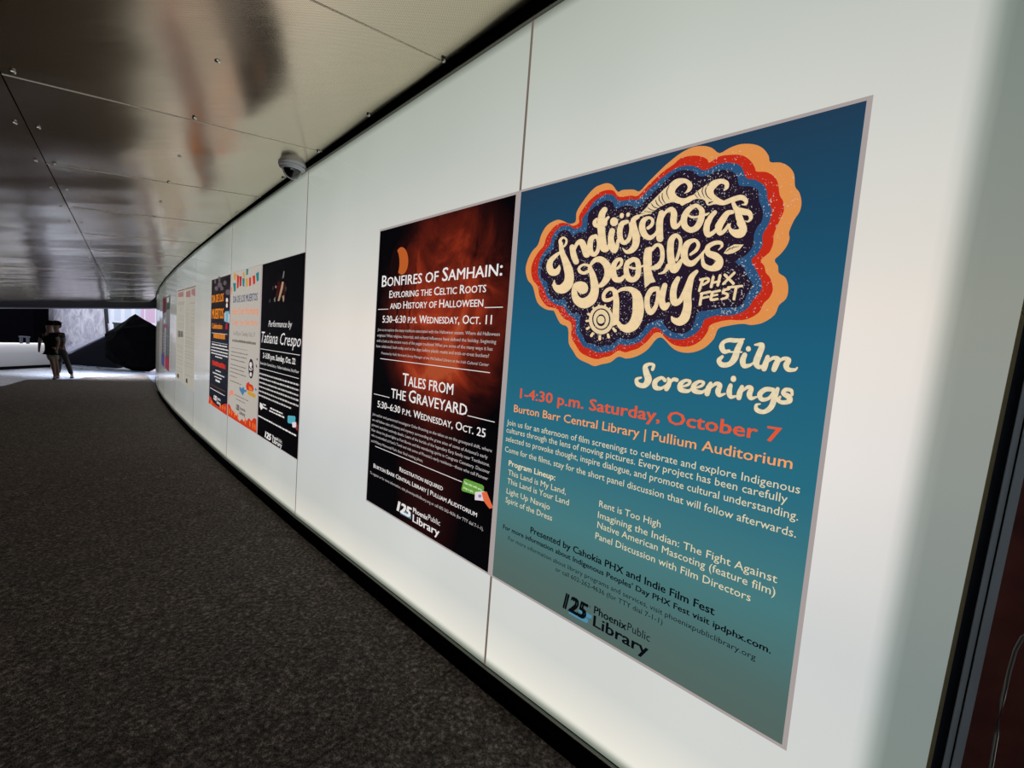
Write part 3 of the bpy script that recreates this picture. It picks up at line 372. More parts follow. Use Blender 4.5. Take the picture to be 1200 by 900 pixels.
# paving: dark rough asphalt
def asphalt():
    m = pmat('asphalt',(60,55,52),.8,spec=.35); v = texco(m)
    a = noise_n(m,v,9,4,.6); b = noise_n(m,v,48,6,.72); c = N(m,'ShaderNodeTexVoronoi'); c.inputs['Scale'].default_value = 150; LK(m,v,c.inputs['Vector'])
    mixv = math_n(m,'ADD',math_n(m,'MULTIPLY',a,.12),math_n(m,'MULTIPLY',b,.88))
    r = ramp(m,[(.36,(.010,.008,.007)),(.44,(.050,.039,.032)),(.54,(.140,.110,.092)),(.66,(.46,.38,.33))]); LK(m,mixv,r.inputs[0])
    # one long joint across the lane
    ob = N(m,'ShaderNodeTexCoord'); sp = N(m,'ShaderNodeSeparateXYZ'); LK(m,ob.outputs['Object'],sp.inputs[0])
    wob = math_n(m,'MULTIPLY',math_n(m,'SUBTRACT',noise_n(m,v,6,3),.5),.05)
    A_, B_ = place(.15,-.1), place(.07,-.9); nn = Vector((B_.y-A_.y, A_.x-B_.x)).normalized(); cc_ = nn.x*A_.x+nn.y*A_.y
    dt = math_n(m,'ADD',math_n(m,'MULTIPLY',sp.outputs[0],nn.x),math_n(m,'MULTIPLY',sp.outputs[1],nn.y))
    dl = math_n(m,'ABSOLUTE',math_n(m,'ADD',math_n(m,'SUBTRACT',dt,cc_),wob))
    j = math_n(m,'LESS_THAN',dl,.006)
    LK(m,mixc(m,math_n(m,'MULTIPLY',j,.55),r.outputs[0],(.006,.005,.005)),P(m).inputs['Base Color'])
    bp = N(m,'ShaderNodeBump'); bp.inputs['Strength'].default_value=.9; bp.inputs['Distance'].default_value=.02
    hh = math_n(m,'ADD',math_n(m,'MULTIPLY',b,1.0),math_n(m,'MULTIPLY',c.outputs['Distance'],.5)); LK(m,math_n(m,'SUBTRACT',hh,math_n(m,'MULTIPLY',j,.6)),bp.inputs['Height']); LK(m,bp.outputs[0],P(m).inputs['Normal'])
    return m
def steel_sheet():
    m = pmat('perforated_steel',(196,188,172),.3,metal=1)
    v = texco(m); sp = N(m,'ShaderNodeSeparateXYZ'); LK(m,v,sp.inputs[0])
    k = 2*PI/.0150
    sx = math_n(m,'SINE',math_n(m,'MULTIPLY',math_n(m,'ADD',sp.outputs[0],sp.outputs[1]),k)); sy = math_n(m,'SINE',math_n(m,'MULTIPLY',math_n(m,'SUBTRACT',sp.outputs[0],sp.outputs[1]),k))
    hole = math_n(m,'GREATER_THAN',math_n(m,'MULTIPLY',sx,sy),.55)
    big = noise_n(m,texco(m,'Object',(.9,1.6,1)),.8,1); fine = noise_n(m,texco(m,'Object',(3,40,1)),1.0,3)
    base = mixc(m,math_n(m,'MULTIPLY',fine,.3),lin((232,217,194)),lin((206,192,170)))
    LK(m,mixc(m,math_n(m,'MULTIPLY',hole,.7),base,(.05,.045,.04)),P(m).inputs['Base Color'])
    rr = N(m,'ShaderNodeMapRange'); rr.inputs['To Min'].default_value=.15; rr.inputs['To Max'].default_value=.23; LK(m,fine,rr.inputs['Value']); LK(m,rr.outputs[0],P(m).inputs['Roughness'])
    bp = N(m,'ShaderNodeBump'); bp.inputs['Strength'].default_value=.5; bp.inputs['Distance'].default_value=.06; LK(m,big,bp.inputs['Height']); LK(m,bp.outputs[0],P(m).inputs['Normal'])
    return m
def concrete(name, rgb, rough=.6, s=4):
    m = pmat(name,rgb,rough); v = texco(m); c = lin(rgb)
    LK(m,mixc(m,noise_n(m,v,s,5,.6),tuple(x*.75 for x in c[:3]),tuple(min(1,x*1.2) for x in c[:3])),P(m).inputs['Base Color']); return m
M_ASPH = asphalt(); M_STEEL = steel_sheet()
M_BLACK = pmat('black_paint',(10,10,12),.55); M_SHADOWGAP = pmat('black_gap_lining',(5,5,6),.9,spec=.1)
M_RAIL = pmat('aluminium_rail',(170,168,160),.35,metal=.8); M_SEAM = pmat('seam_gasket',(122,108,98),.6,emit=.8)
M_CONC = concrete('polished_paving',(176,182,196),.22); P(M_CONC).inputs['Specular IOR Level'].default_value=1.0; P(M_CONC).inputs['Coat Weight'].default_value=.3; P(M_CONC).inputs['Coat IOR'].default_value=1.9; P(M_CONC).inputs['Coat Roughness'].default_value=.05; M_DARKW = concrete('dark_wall_paint',(26,27,33),.7)
M_NAVY = concrete('navy_beam_paint',(22,25,40),.6); M_SCREW = pmat('screw_steel',(215,215,210),.25,metal=1)
# printed colours (back-lit film)
INK = {'o':(222,88,52),'p':(236,160,98),'c':(226,212,178),'cream':(233,208,165),'k':(8,13,18),'w':(226,222,220),'wn':(196,190,188),'n':(52,70,102),'r':(214,138,100),'kg':(104,98,92),'a':(222,132,36),'g':(225,240,205),
 'orange':(226,146,78),'red':(196,44,26),'blue':(44,84,124),'navy':(38,26,44),'red_':(200,50,30),'br':(90,60,45),'moon':(186,92,40),'moonshade':(24,10,12),'green':(104,158,66),'card':(224,212,216),'flesh':(226,106,66),'lav':(140,130,190),'rib':(78,140,170),'rib2':(90,135,160),
 'g1':(110,108,104),'g2':(52,50,52),'tan':(168,138,110),'tan2':(150,120,110),'dred':(58,16,16),'dred2':(50,18,16),'dredh':(140,50,50),'cyan':(84,168,184),'teal':(38,122,122),'must':(196,152,56),'crim':(168,34,58),'orng':(228,112,44),
 'dk':(44,24,36),'wh':(214,212,208),'sred':(198,58,34),'sblue':(70,120,160),'lblue':(120,170,190),'salm':(226,140,110),'mv':(96,84,88),'bk':(50,44,46),'crim2':(132,40,54),'mr':(150,110,108),'mg':(158,152,142),'maroon':(84,22,36),'wh2':(176,170,164),'dgreen':(40,70,56),'indigo':(60,60,110)}
def ink(k):
    m = pmat('ink_'+k, INK[k], .5, emit=.93, spec=.06); return m
def speckle(k, thr):
    m = ink(k)
    if m.get('speck'): return m
    m['speck'] = 1; v = texco(m)
    a = noise_n(m,v,170,2,.6); b = noise_n(m,v,4.5,2)
    f = math_n(m,'GREATER_THAN',math_n(m,'ADD',a,math_n(m,'MULTIPLY',b,.22)),thr)
    LK(m,mixc(m,math_n(m,'MULTIPLY',f,.75),lin(INK[k]),lin((205,205,200))),P(m).inputs['Emission Color']); return m
# ---------------------------------------------------------------- mesh helpers
def obj(name, verts, faces, m, parent=None, smooth=False):
    me = bpy.data.meshes.new(name); me.from_pydata([tuple(v) for v in verts],[],faces); me.update()
    o = bpy.data.objects.new(name, me); COL.objects.link(o)
    for mm in (m if isinstance(m,(list,tuple)) else [m]): me.materials.append(mm)
    if parent: o.parent = parent
    if smooth:
        for p in me.polygons: p.use_smooth = True
    return o
def empty(name, loc=(0,0,0), rot=None):
    o = bpy.data.objects.new(name, None); COL.objects.link(o); o.location = loc
    o.empty_display_size = .1
    if rot: o.rotation_euler = rot
    return o
def tag(o, label=None, cat=None, group=None, kind=None):
    if label: o['label'] = label
    if cat: o['category'] = cat
    if group: o['group'] = group
    if kind: o['kind'] = kind
    return o
def prism(bot, top):
    """closed solid between two vertex loops"""
    n = len(bot); v = list(bot)+list(top)
    f = [tuple(range(n))[::-1], tuple(range(n,2*n))]+[(i,(i+1)%n,(i+1)%n+n,i+n) for i in range(n)]
    return v, f
def boxv(x0,x1,y0,y1,z0,z1):
    return prism([(x0,y0,z0),(x1,y0,z0),(x1,y1,z0),(x0,y1,z0)],[(x0,y0,z1),(x1,y0,z1),(x1,y1,z1),(x0,y1,z1)])
def join(parts):
    V=[];F=[]
    for v,f in parts:
        o=len(V); V+=list(v); F+=[tuple(i+o for i in t) for t in f]
    return V,F
def lathe(prof, n=28, c=(0,0,0)):
    V=[];F=[]
    for r,z in prof:
        for i in range(n): a=2*PI*i/n; V.append((c[0]+r*math.cos(a),c[1]+r*math.sin(a),c[2]+z))
    for k in range(len(prof)-1):
        for i in range(n): F.append((k*n+i,k*n+(i+1)%n,(k+1)*n+(i+1)%n,(k+1)*n+i))
    F.append(tuple(range(n))); F.append(tuple(range((len(prof)-1)*n,len(prof)*n))[::-1])
    return V,F
def tube(pts, r, n=10):
    V=[];F=[]; P_=[Vector(p) for p in pts]
    for k,p in enumerate(P_):
        t=(P_[min(k+1,len(P_)-1)]-P_[max(k-1,0)]).normalized(); a=t.cross(Vector((0,0,1)))
        if a.length<.01: a=t.cross(Vector((1,0,0)))
        a.normalize(); b=t.cross(a)
        for i in range(n): V.append(p+a*r*math.cos(2*PI*i/n)+b*r*math.sin(2*PI*i/n))
    for k in range(len(P_)-1):
        for i in range(n): F.append((k*n+i,k*n+(i+1)%n,(k+1)*n+(i+1)%n,(k+1)*n+i))
    F+= [tuple(range(n))[::-1], tuple(range((len(P_)-1)*n,len(P_)*n))]
    return V,F
# ================================================================ SETTING
# ---- lit glass wall on the right: separate panes on a dark housing
wall = empty('wall_right', (J[0].x,J[0].y,0)); tag(wall, 'long curved light-box wall of tall white glass panes along the ramp', kind='structure')
def frame_of(i):
    """local frame of bay i: origin at its far joint, x toward the near joint, y into the wall"""
    a, b = J[i+1], J[i]; d = (b-a).normalized()
    return Matrix(((d.x,-d.y,0,a.x),(d.y,d.x,0,a.y),(0,0,1,0),(0,0,0,1)))
INV = Matrix.Translation((-J[0].x,-J[0].y,0))
def in_bay(o, i, parent=None):
    o.matrix_world = frame_of(i)
    if parent is not None:
        o.parent = parent; o.matrix_parent_inverse = Matrix.Translation(-parent.location)
    return o
END_U = lambda z: 1.452+.030*z
for i in range(-1, 9):
    s0, s1 = i, i+1                                     # near and far joints
    zn, zf = zs(s0), zs(s1)
    g = .0045
    if i == -1:
        zn = zs(-.6); x1b, x1t = END_U(.02), END_U(H)
    else: x1b = x1t = PW-g
    x0 = g
    # front face split in a grid so the lamp tint can vary, plus 10 mm edges
    nx, nz = 12, 12; V=[];F=[];UV=[];LA=[]
    for yy in (0,.010):
        for a in range(nz+1):
            for b in range(nx+1):
                v = a/nz; u = b/nx
                xr = x1b+(x1t-x1b)*v; x = x0+(xr-x0)*u; zb = zf+(zn-zf)*u
                V.append((x,yy,zb+H*v)); UV.append((x/PW,v))
                la = 1.0
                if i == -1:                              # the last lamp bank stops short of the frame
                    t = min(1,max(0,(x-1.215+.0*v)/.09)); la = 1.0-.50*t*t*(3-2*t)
                LA.append(la)
    M_ = (nx+1)*(nz+1)
    if i == -1:
        V=[];UV=[];LA=[]; us=[0,.3,.6,.88,.895,.907,.918,.928,.938,.95,.96,.98,1.0]
        for yy in (0,.010):
            for a in range(nz+1):
                for b in range(nx+1):
                    v=a/nz; u=us[b]; xr=x1b+(x1t-x1b)*v; x=x0+(xr-x0)*u; zb=zf+(zn-zf)*u
                    V.append((x,yy,zb+H*v)); UV.append((x/PW,v))
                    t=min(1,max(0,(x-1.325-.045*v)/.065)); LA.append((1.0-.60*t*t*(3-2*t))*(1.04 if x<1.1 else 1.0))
    for a in range(nz):
        for b in range(nx):
            q=(a*(nx+1)+b, a*(nx+1)+b+1, (a+1)*(nx+1)+b+1, (a+1)*(nx+1)+b); F.append(q); F.append(tuple(M_+t for t in q[::-1]))
    rim=[b for b in range(nx+1)]+[(a+1)*(nx+1)+nx for a in range(nz)]+[nz*(nx+1)+nx-1-b for b in range(nx)]+[(nz-1-a)*(nx+1) for a in range(nz-1)]
    for k in range(len(rim)): p,q=rim[k],rim[(k+1)%len(rim)]; F.append((q,p,M_+p,M_+q))
    o = obj('glass_pane', V, F, M_GLASS); in_bay(o, i, wall)
    uvl = o.data.uv_layers.new(name='UVMap')
    for lp in o.data.loops: uvl.data[lp.index].uv = UV[lp.vertex_index]
    at = o.data.attributes.new('lamp','FLOAT','POINT'); fac = 1.0 if i<1 else .97
    for k,v in enumerate(LA): at.data[k].value = v*fac
    # gasket strip in the joint at the far end of this bay, housing, rails, black linings
    zf_ = zf
    if i < 8:
        o = obj('joint_gasket', *boxv(-.0062,.0062,-.0006,.012,zf,zf+H), M_SEAM); in_bay(o,i,wall)
    xe = PW if i>=0 else 1.47
    def strip(name, y0,y1,h0,h1,m,x0=0,x1=None):
        x1 = xe if x1 is None else x1
        q=lambda x:zf+(zn-zf)*x/xe
        v,f=prism([(x0,y0,q(x0)+h0),(x1,y0,q(x1)+h0),(x1,y1,q(x1)+h0),(x0,y1,q(x0)+h0)],[(x0,y0,q(x0)+h1),(x1,y0,q(x1)+h1),(x1,y1,q(x1)+h1),(x0,y1,q(x0)+h1)])
        o=obj(name,v,f,m); in_bay(o,i,wall); return o
    strip('housing',.014,.35,-.30,H+.45,M_SHADOWGAP)
    strip('bottom_rail',-.012,.004,-.013,-.009,M_RAIL); strip('top_rail',-.010,.008,H+.007,H+.011,M_RAIL)
    strip('plinth',-.002,.014,-.28,-.010,M_SHADOWGAP); strip('head_lining',-.002,.014,H+.011,H+.40,M_SHADOWGAP)
# end frame and dark glass door to the right of the last pane
fr = empty('trim_1', (J[0].x,J[0].y,0)); tag(fr, 'black and grey metal end frame of the light-box wall', kind='structure')
def slanted(name, u0, u1, y0, y1, z0, z1, m, parent):
    v,f=prism([(END_U(z0)+u0,y0,z0),(END_U(z0)+u1,y0,z0),(END_U(z0)+u1,y1,z0),(END_U(z0)+u0,y1,z0)],[(END_U(z1)+u0,y0,z1),(END_U(z1)+u1,y0,z1),(END_U(z1)+u1,y1,z1),(END_U(z1)+u0,y1,z1)])
    o=obj(name,v,f,m); in_bay(o,-1,parent); return o
M_FR1=pmat('frame_black_blue',(44,58,78),.4); M_FR2=pmat('frame_grey_metal',(205,220,228),.5,metal=.1); M_FR3=pmat('frame_dark_groove',(18,22,28),.6); M_BRASS=pmat('edge_trim_olive',(190,178,134),.5,metal=.2)
slanted('edge_trim',-.003,.004,-.004,.012,.03,H,M_BRASS,fr); slanted('dark_profile',.003,.0205,-.002,.03,-.06,H+.05,M_FR1,fr)
slanted('metal_tube',.0205,.030,-.012,.03,-.06,H+.05,M_FR2,fr); slanted('groove',.030,.033,-.008,.03,-.06,H+.05,M_FR3,fr); slanted('metal_tube',.033,.047,-.014,.03,-.06,H+.05,M_FR2,fr)
dr = empty('door_1', (J[0].x,J[0].y,0)); tag(dr, 'dark glass door with a curved chrome pull beyond the end frame', kind='structure')
md = pmat('painted_reflection_glass',(40,10,14),.12,spec=.6); v_=texco(md)
LK(md,mixc(md,noise_n(md,v_,3.5,4,.6,.6),(.012,.010,.018),(.34,.10,.07)),P(md).inputs['Base Color'])  # red-brown reflections in the dark glass painted as noise colour
slanted('door_glass',.047,1.2,.004,.02,-.06,H+.05,md,dr)
HPTS=[(1.559,.2),(1.559,.5),(1.558,.76),(1.558,.84),(1.561,.91),(1.564,.956),(1.570,.987),(1.580,1.004),(1.62,1.01),(1.70,1.01)]
hp=[(u,-.03,z) for u,z in HPTS]
o=obj('door_handle',*join([tube(hp,.0035,10),tube([(1.559,-.03,.3),(1.559,.006,.3)],.003,8),tube([(1.66,-.03,1.01),(1.66,.006,1.01)],.003,8)]),M_RAIL,smooth=True); in_bay(o,-1,dr)
# wall running on behind the camera
back=J[-1]; V,F=prism([place(-7.5,.25,-.4),place(-2.2,.10,-.4),place(-2.2,.5,-.4),place(-7.5,.6,-.4)],[place(-7.5,.25,3.6),place(-2.2,.10,3.6),place(-2.2,.5,3.6),place(-7.5,.6,3.6)])
tag(obj('wall_right_rear',V,F,M_DARKW),'dark wall running on past the glass door',kind='structure')

# ---- floor
fl=[]; Ls=[-7.5]+[ -2+.5*k for k in range(44)]
V=[];F=[]
cols=14
fl = empty('floor',(0,0,0)); tag(fl,'dark asphalt ramp with paler paving beyond it',kind='structure')
edge=[(19.4,-2.02),(20.3,-1.91),(21.6,-.75)]
def Lend(d):
    if d<-3.4: return 16.6+(d+3.4)*-.0
    if d<-3.2: return 16.6+(d+3.4)/.2*2.3
    if d<-2.05: return 19.0+(d+3.2)*.35
    if d<-1.9: return 19.4+(d+2.05)*7
    return 20.45+(d+1.9)*1.0
ds=[-9,-7.5,-6,-5,-4,-3.5,-3.4,-3.2,-2.8,-2.4,-2.05,-1.9,-1.5,-1.0,-.6]
M=40
for k in range(M+1):
    for c,d in enumerate(ds+['w']):
        if d=='w':
            Le=Lend(-.3)+.6; L=-7.5+(Le+7.5)*k/M; dd=dwall(min(L,17.9))-.045 if L>-1.55 else dwall(L)-.02
            V.append(place(L,dd,-.08))
        else:
            L=-7.5+(Lend(d)+7.5)*k/M; V.append(place(L,d,-.08))
n=len(ds)+1
for k in range(M):
    for c in range(n-1): F.append((k*n+c,k*n+c+1,(k+1)*n+c+1,(k+1)*n+c))
top=len(V); V+= [Vector((v.x,v.y,v.z-.12)) for v in V]
rim=[c for c in range(n)]+[k*n+n-1 for k in range(1,M+1)]+[M*n+c for c in range(n-2,-1,-1)]+[k*n for k in range(M-1,0,-1)]
for k in range(len(rim)): p,q=rim[k],rim[(k+1)%len(rim)]; F.append((p,q,q+top,p+top))
obj('asphalt_lane',V,F,M_ASPH,fl)
# paler paving slabs past the asphalt: ramp part then level part
zc=-.095
def slab(pts, name='paving'):
    v,f=prism([Vector((p.x,p.y,p.z-.1)) for p in pts],pts); return obj(name,v,f,M_CONC,fl)
slab([place(15,-14,zc),place(15,.2,zc),place(21.8,.2,zc),place(21.8,-14,zc)])
lv=place(21.8,0,zc).z
slab([Vector((place(21.8,-14).x,place(21.8,-14).y,lv)),Vector((place(21.8,12).x,place(21.8,12).y,lv)),Vector((place(120,60).x,place(120,60).y,lv)),Vector((place(120,-60).x,place(120,-60).y,lv))],'forecourt_paving')
obj('gutter_bed',*prism([place(-2,-.4,-.30),place(21,-1.2,-.30),place(21,.8,-.30),place(-2,.8,-.30)],[place(-2,-.4,-.20),place(21,-1.2,-.20),place(21,.8,-.20),place(-2,.8,-.20)]),M_SHADOWGAP,fl)

# ---- ceiling of bolted steel sheets
M_LIP=pmat('bright_sheet_edge',(235,226,205),.45,metal=.7)
ce = empty('ceiling',(0,0,0)); tag(ce,'low ceiling of bolted perforated steel sheets that mirror the lit wall',kind='structure')
HC = H+.055; CT=.12                      # the sheets fall 12 cm per metre away from the glass
def placeC(L,d,h=0.0): return place(L,d,h+CT*d)
def seamL(k, q): # q = distance into the corridor
    return .57+1.525*k
rows=[('w',)]
def dj(r,L): # joint lines running along the tunnel
    return -1.79+.032*min(L,14) - 1.70*r
def rowd(r,L): return (dwall(min(L,19))-.035) if r==0 else dj(r-1,L)
def endL(d): return 22.25
for r in range(4):
    for k in range(-5,15):
        g=.0035
        corners=[]
        ok=True
        nu,nv=6,4; V=[]
        sag=random.uniform(.002,.009); tl=random.uniform(-.004,.004); off=random.uniform(0,.003)
        for b in range(nv+1):
            for a in range(nu+1):
                fa=a/nu; fb=b/nv
                Lg=.57+1.525*(k+fa)
                d1=rowd(r,Lg); d2=rowd(r+1,Lg); d=d1-g+(d2-d1+2*g)*fb if r else d1+(d2-d1+g)*fb
                L=seamL(k+fa,-d)
                L=min(L,endL(d)+.0)
                bul=-sag*math.sin(PI*fa)*math.sin(PI*fb)+tl*(fa-.5)-off
                V.append(placeC(L,d,HC+bul))
        if min((v-V[0]).length for v in V[nu:nu+1])<.15: continue
        F=[(b*(nu+1)+a,(b+1)*(nu+1)+a,(b+1)*(nu+1)+a+1,b*(nu+1)+a+1) for b in range(nv) for a in range(nu)]
        t=len(V); V+= [v+Vector((0,0,.004)) for v in V]
        rim=[a for a in range(nu+1)]+[b*(nu+1)+nu for b in range(1,nv+1)]+[nv*(nu+1)+a for a in range(nu-1,-1,-1)]+[b*(nu+1) for b in range(nv-1,0,-1)]
        F+=[(rim[j],rim[(j+1)%len(rim)],rim[(j+1)%len(rim)]+t,rim[j]+t) for j in range(len(rim))]
        obj('steel_sheet',V,F,M_STEEL,ce,smooth=False)
        if r<1 and k<12:
            e=[V[b*(nu+1)+nu] for b in range(nv+1)]; D3=Vector((D0.x,D0.y,GS))
            bt=[p-D3*.003+Vector((0,0,-.0035)) for p in e]; tp=[p+D3*.003+Vector((0,0,.002)) for p in e]
            vv=[];ff=[]
            for p in e: vv+=[p-D3*.003+Vector((0,0,-.0002)),p-D3*.002+Vector((0,0,-.0035)),p+D3*.002+Vector((0,0,-.0035)),p+D3*.003+Vector((0,0,-.0002))]
            for b in range(nv): ff+=[(4*b+c,4*b+c+1,4*b+c+5,4*b+c+4) for c in range(3)]
            obj('seam_lip',vv,ff,M_LIP,ce)
scm=None
def screw(L,d):
    global scm
    if L>endL(d)-.1 or L<-1: return
    if scm is None:
        o=obj('screw',*lathe([(.0,0),(.013,-.002),(.012,-.007),(.006,-.011)],10),M_SCREW,ce); scm=o.data
    else: o=bpy.data.objects.new('screw',scm); COL.objects.link(o); o.parent=ce
    o.location=placeC(L,d,HC-.004); o.rotation_euler=(0,0,0)
for j in range(28): screw(.55+.772*j, dwall(min(.55+.772*j,19))-.06)
for j in range(-1,28): screw(.50+.772*j,-.93)
for j in range(-1,26):
    L=.46+.782*j; screw(L,dj(0,L)+.05); screw(L,dj(0,L)-.05)
for j in range(3,26):
    L=.46+.8*j; screw(L,dj(1,L)+.05); screw(L,dj(1,L)-.05)
# roof deck over the sheets
def deck(name,h0,h1,d0,d1,L0,L1,m): return obj(name,*prism([placeC(L0,d0,h0),placeC(L1,d0,h0),placeC(L1,d1,h0),placeC(L0,d1,h0)],[placeC(L0,d0,h1),placeC(L1,d0,h1),placeC(L1,d1,h1),placeC(L0,d1,h1)]),m,ce)
deck('roof_deck',HC+.35,HC+.65,.9,-7.3,-8,22.3,M_SHADOWGAP); deck('soffit_lining',HC+.05,HC+.08,.2,-7.2,-8,22.2,M_SHADOWGAP)
# navy beam across the mouth of the tunnel
def beamC(name,L0,L1,h0,h1,m,par=None):
    return obj(name,*prism([placeC(L0,.9,h0),placeC(L1,.9,h0),placeC(L1,-9,h0),placeC(L0,-9,h0)],[placeC(L0,.9,h1),placeC(L1,.9,h1),placeC(L1,-9,h1),placeC(L0,-9,h1)]),m,par)
bm_=tag(beamC('trim_2',22.26,22.7,HC-.22,HC+.9,M_NAVY),'dark navy beam over the bright mouth of the tunnel',kind='structure')
beamC('lower_flange',22.22,22.75,HC-.26,HC-.22,pmat('beam_grey',(70,72,80),.5),bm_)
# dark side and rear walls closing the tunnel
for nm,pts in (('wall_left',[(-8,-7.2),(20,-7.2),(20,-7.5),(-8,-7.5)]),):
    v,f=prism([place(a,b,-.6) for a,b in pts],[place(a,b,3.7) for a,b in pts]); tag(obj(nm,v,f,M_DARKW),{'wall_left':'dark far side wall of the underpass','wall_rear':'dark wall closing the underpass behind'}[nm],kind='structure')

# ================================================================ CCTV dome
M_CW=pmat('camera_white_plastic',(242,242,248),.35); M_CD=pmat('smoked_dome',(14,14,18),.06,spec=.7,coat=.6)
cc=place(2.50,-.235,HC-.006)
c=empty('security_camera',cc); tag(c,'white dome security camera with a smoked bubble fixed to the steel ceiling','camera')
tilt=Matrix.Rotation(.0,4,'X')
obj('base',*lathe([(.085,0),(.104,-.004),(.106,-.030),(.100,-.040),(.097,-.044)],40),M_CW,c,True)
obj('trim_ring',*lathe([(.090,-.044),(.097,-.048),(.094,-.058),(.084,-.064)],40),M_CW,c,True)
obj('bubble',*lathe([(.070,-.062)]+[(.070*math.cos(t),-.068-.070*math.sin(t)) for t in [k*PI/2/9 for k in range(10)][:-1]]+[(.003,-.138)],36),M_CD,c,True)
V,F=lathe([(.076,-.060),(.080,-.064),(.078,-.072),(.071,-.074),(.071,-.066)],36); obj('collar',V,F,M_CW,c,True)
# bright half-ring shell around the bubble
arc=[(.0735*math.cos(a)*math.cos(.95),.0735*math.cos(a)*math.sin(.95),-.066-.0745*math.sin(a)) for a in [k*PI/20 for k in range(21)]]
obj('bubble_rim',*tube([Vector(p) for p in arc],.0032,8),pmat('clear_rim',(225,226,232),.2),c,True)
V,F=join([lathe([(.004,-.040),(.004,-.046)],8,(.09,.0,0))]); obj('screw',V,F,M_BLACK,c)
# ================================================================ POSTERS
def text_mesh(body, bold=0, shear=0, space=1.0):
    c=bpy.data.curves.new('t','FONT'); c.body=body; c.resolution_u=2;  c.shear=shear; c.space_character=space; c.fill_mode='FRONT'
    o=bpy.data.objects.new('t',c); COL.objects.link(o)
    dg=bpy.context.evaluated_depsgraph_get(); e=o.evaluated_get(dg); m=e.to_mesh()
    V=[tuple(v.co[:2]) for v in m.vertices]; F=[tuple(p.vertices) for p in m.polygons]
    if bold:
        V0,F0=V,F; V=[];F=[]
        for dx,dy in ((-bold,-bold*.4),(bold,-bold*.4),(-bold,bold*.4),(bold,bold*.4)):
            o_=len(V); V+=[(x+dx,y+dy) for x,y in V0]; F+=[tuple(i+o_ for i in q) for q in F0]
    e.to_mesh_clear(); bpy.data.objects.remove(o); bpy.data.curves.remove(c); return V,F
CAPH=max(v[1] for v in text_mesh('H')[0])
def adv(body,bold,space=1.0):
    f=lambda t: max(v[0] for v in text_mesh(t,bold,0,space)[0])
    return f(body+'|')-f('|')
def lettering(parent, body, u0,u1,z,cap, mat, bold=0, shear=0, y=-.006, small=False, name='lettering'):
    if small:                                    # capitals with small capitals
        V=[];F=[];x=0
        runs=[];cur='';st=None
        for ch in body:
            k=ch.islower()
            if ch==' ' : k=st
            if st is None or k==st: cur+=ch; st=k
            else: runs.append((cur,st)); cur=ch; st=k
        runs.append((cur,st))
        for t,lo in runs:
            sc=.80 if lo else 1.0; tt=t.upper()
            v,f=text_mesh(tt,bold,shear) if tt.strip() else ([],[])
            o=len(V); V+=[(x+a*sc,b*sc) for a,b in v]; F+=[tuple(i+o for i in q) for q in f]; x+=adv(tt,bold)*sc
    else: V,F=text_mesh(body,bold,shear)
    xa=min(v[0] for v in V); xb=max(v[0] for v in V); sx=(u1-u0)/(xb-xa); sz=cap/CAPH
    return obj(name,[(u0+(a-xa)*sx,y,z+b*sz) for a,b in V],F,mat,parent)
def smooth_loop(p,n=3):
    out=[];m=len(p)
    for i in range(m):
        a,b,c,d=p[i-1],p[i],p[(i+1)%m],p[(i+2)%m]
        for k in range(n):
            t=k/n; out.append(tuple(.5*((2*b[j])+(c[j]-a[j])*t+(2*a[j]-5*b[j]+4*c[j]-d[j])*t*t+(3*b[j]-a[j]-3*c[j]+d[j])*t**3) for j in range(2)))
    return out
def flat(name, pts, y, mat, parent, smooth=False):
    p=[(pts[i]/1e4,pts[i+1]/1e4) for i in range(0,len(pts),2)]
    if smooth: p=smooth_loop(p)
    bm=bmesh.new(); vs=[bm.verts.new((a,y,b)) for a,b in p]; es=[bm.edges.new((vs[i],vs[(i+1)%len(vs)])) for i in range(len(vs))]
    bmesh.ops.triangle_fill(bm,use_beauty=True,use_dissolve=False,edges=es)
    me=bpy.data.meshes.new(name); bm.to_mesh(me); bm.free(); me.materials.append(mat)
    o=bpy.data.objects.new(name,me); COL.objects.link(o); o.parent=parent; return o
def brush(strokes, y):
    V=[];F=[]
    for (a,b,c,d),arr in strokes:
        det=a*d-b*c; pts=[]
        for i in range(0,len(arr),3):
            u,z,w=arr[i:i+3]; pts.append(((d*u-b*z)/det,(-c*u+a*z)/det,w))
        S=[]
        if len(pts)==1: pts=pts*2
        for i in range(len(pts)-1):
            p0=pts[max(i-1,0)];p1=pts[i];p2=pts[i+1];p3=pts[min(i+2,len(pts)-1)]
            for k in range(5):
                t=k/5; S.append(tuple(.5*((2*p1[j])+(p2[j]-p0[j])*t+(2*p0[j]-5*p1[j]+4*p2[j]-p3[j])*t*t+(3*p1[j]-p0[j]-3*p2[j]+p3[j])*t**3) for j in range(3)))
        S.append(pts[-1])
        mp=lambda X,Y:((a*X+b*Y)/1e4,y,(c*X+d*Y)/1e4)
        prev=None
        for k,(x,yy,w) in enumerate(S):
            x2,y2,_=S[min(k+1,len(S)-1)]; x1,y1,_=S[max(k-1,0)]
            l=math.hypot(x2-x1,y2-y1) or 1; nx_,ny_=-(y2-y1)/l*w/2,(x2-x1)/l*w/2
            o=len(V); V+=[mp(x+nx_,yy+ny_),mp(x-nx_,yy-ny_)]
            if prev is not None: F.append((prev,prev+1,o+1,o))
            prev=o
            if k in (0,len(S)-1) or k%5==0:
                o=len(V); V+=[mp(x+w/2*math.cos(t*PI/6),yy+w/2*math.sin(t*PI/6)) for t in range(12)]; F.append(tuple(range(o,o+12)))
    return V,F
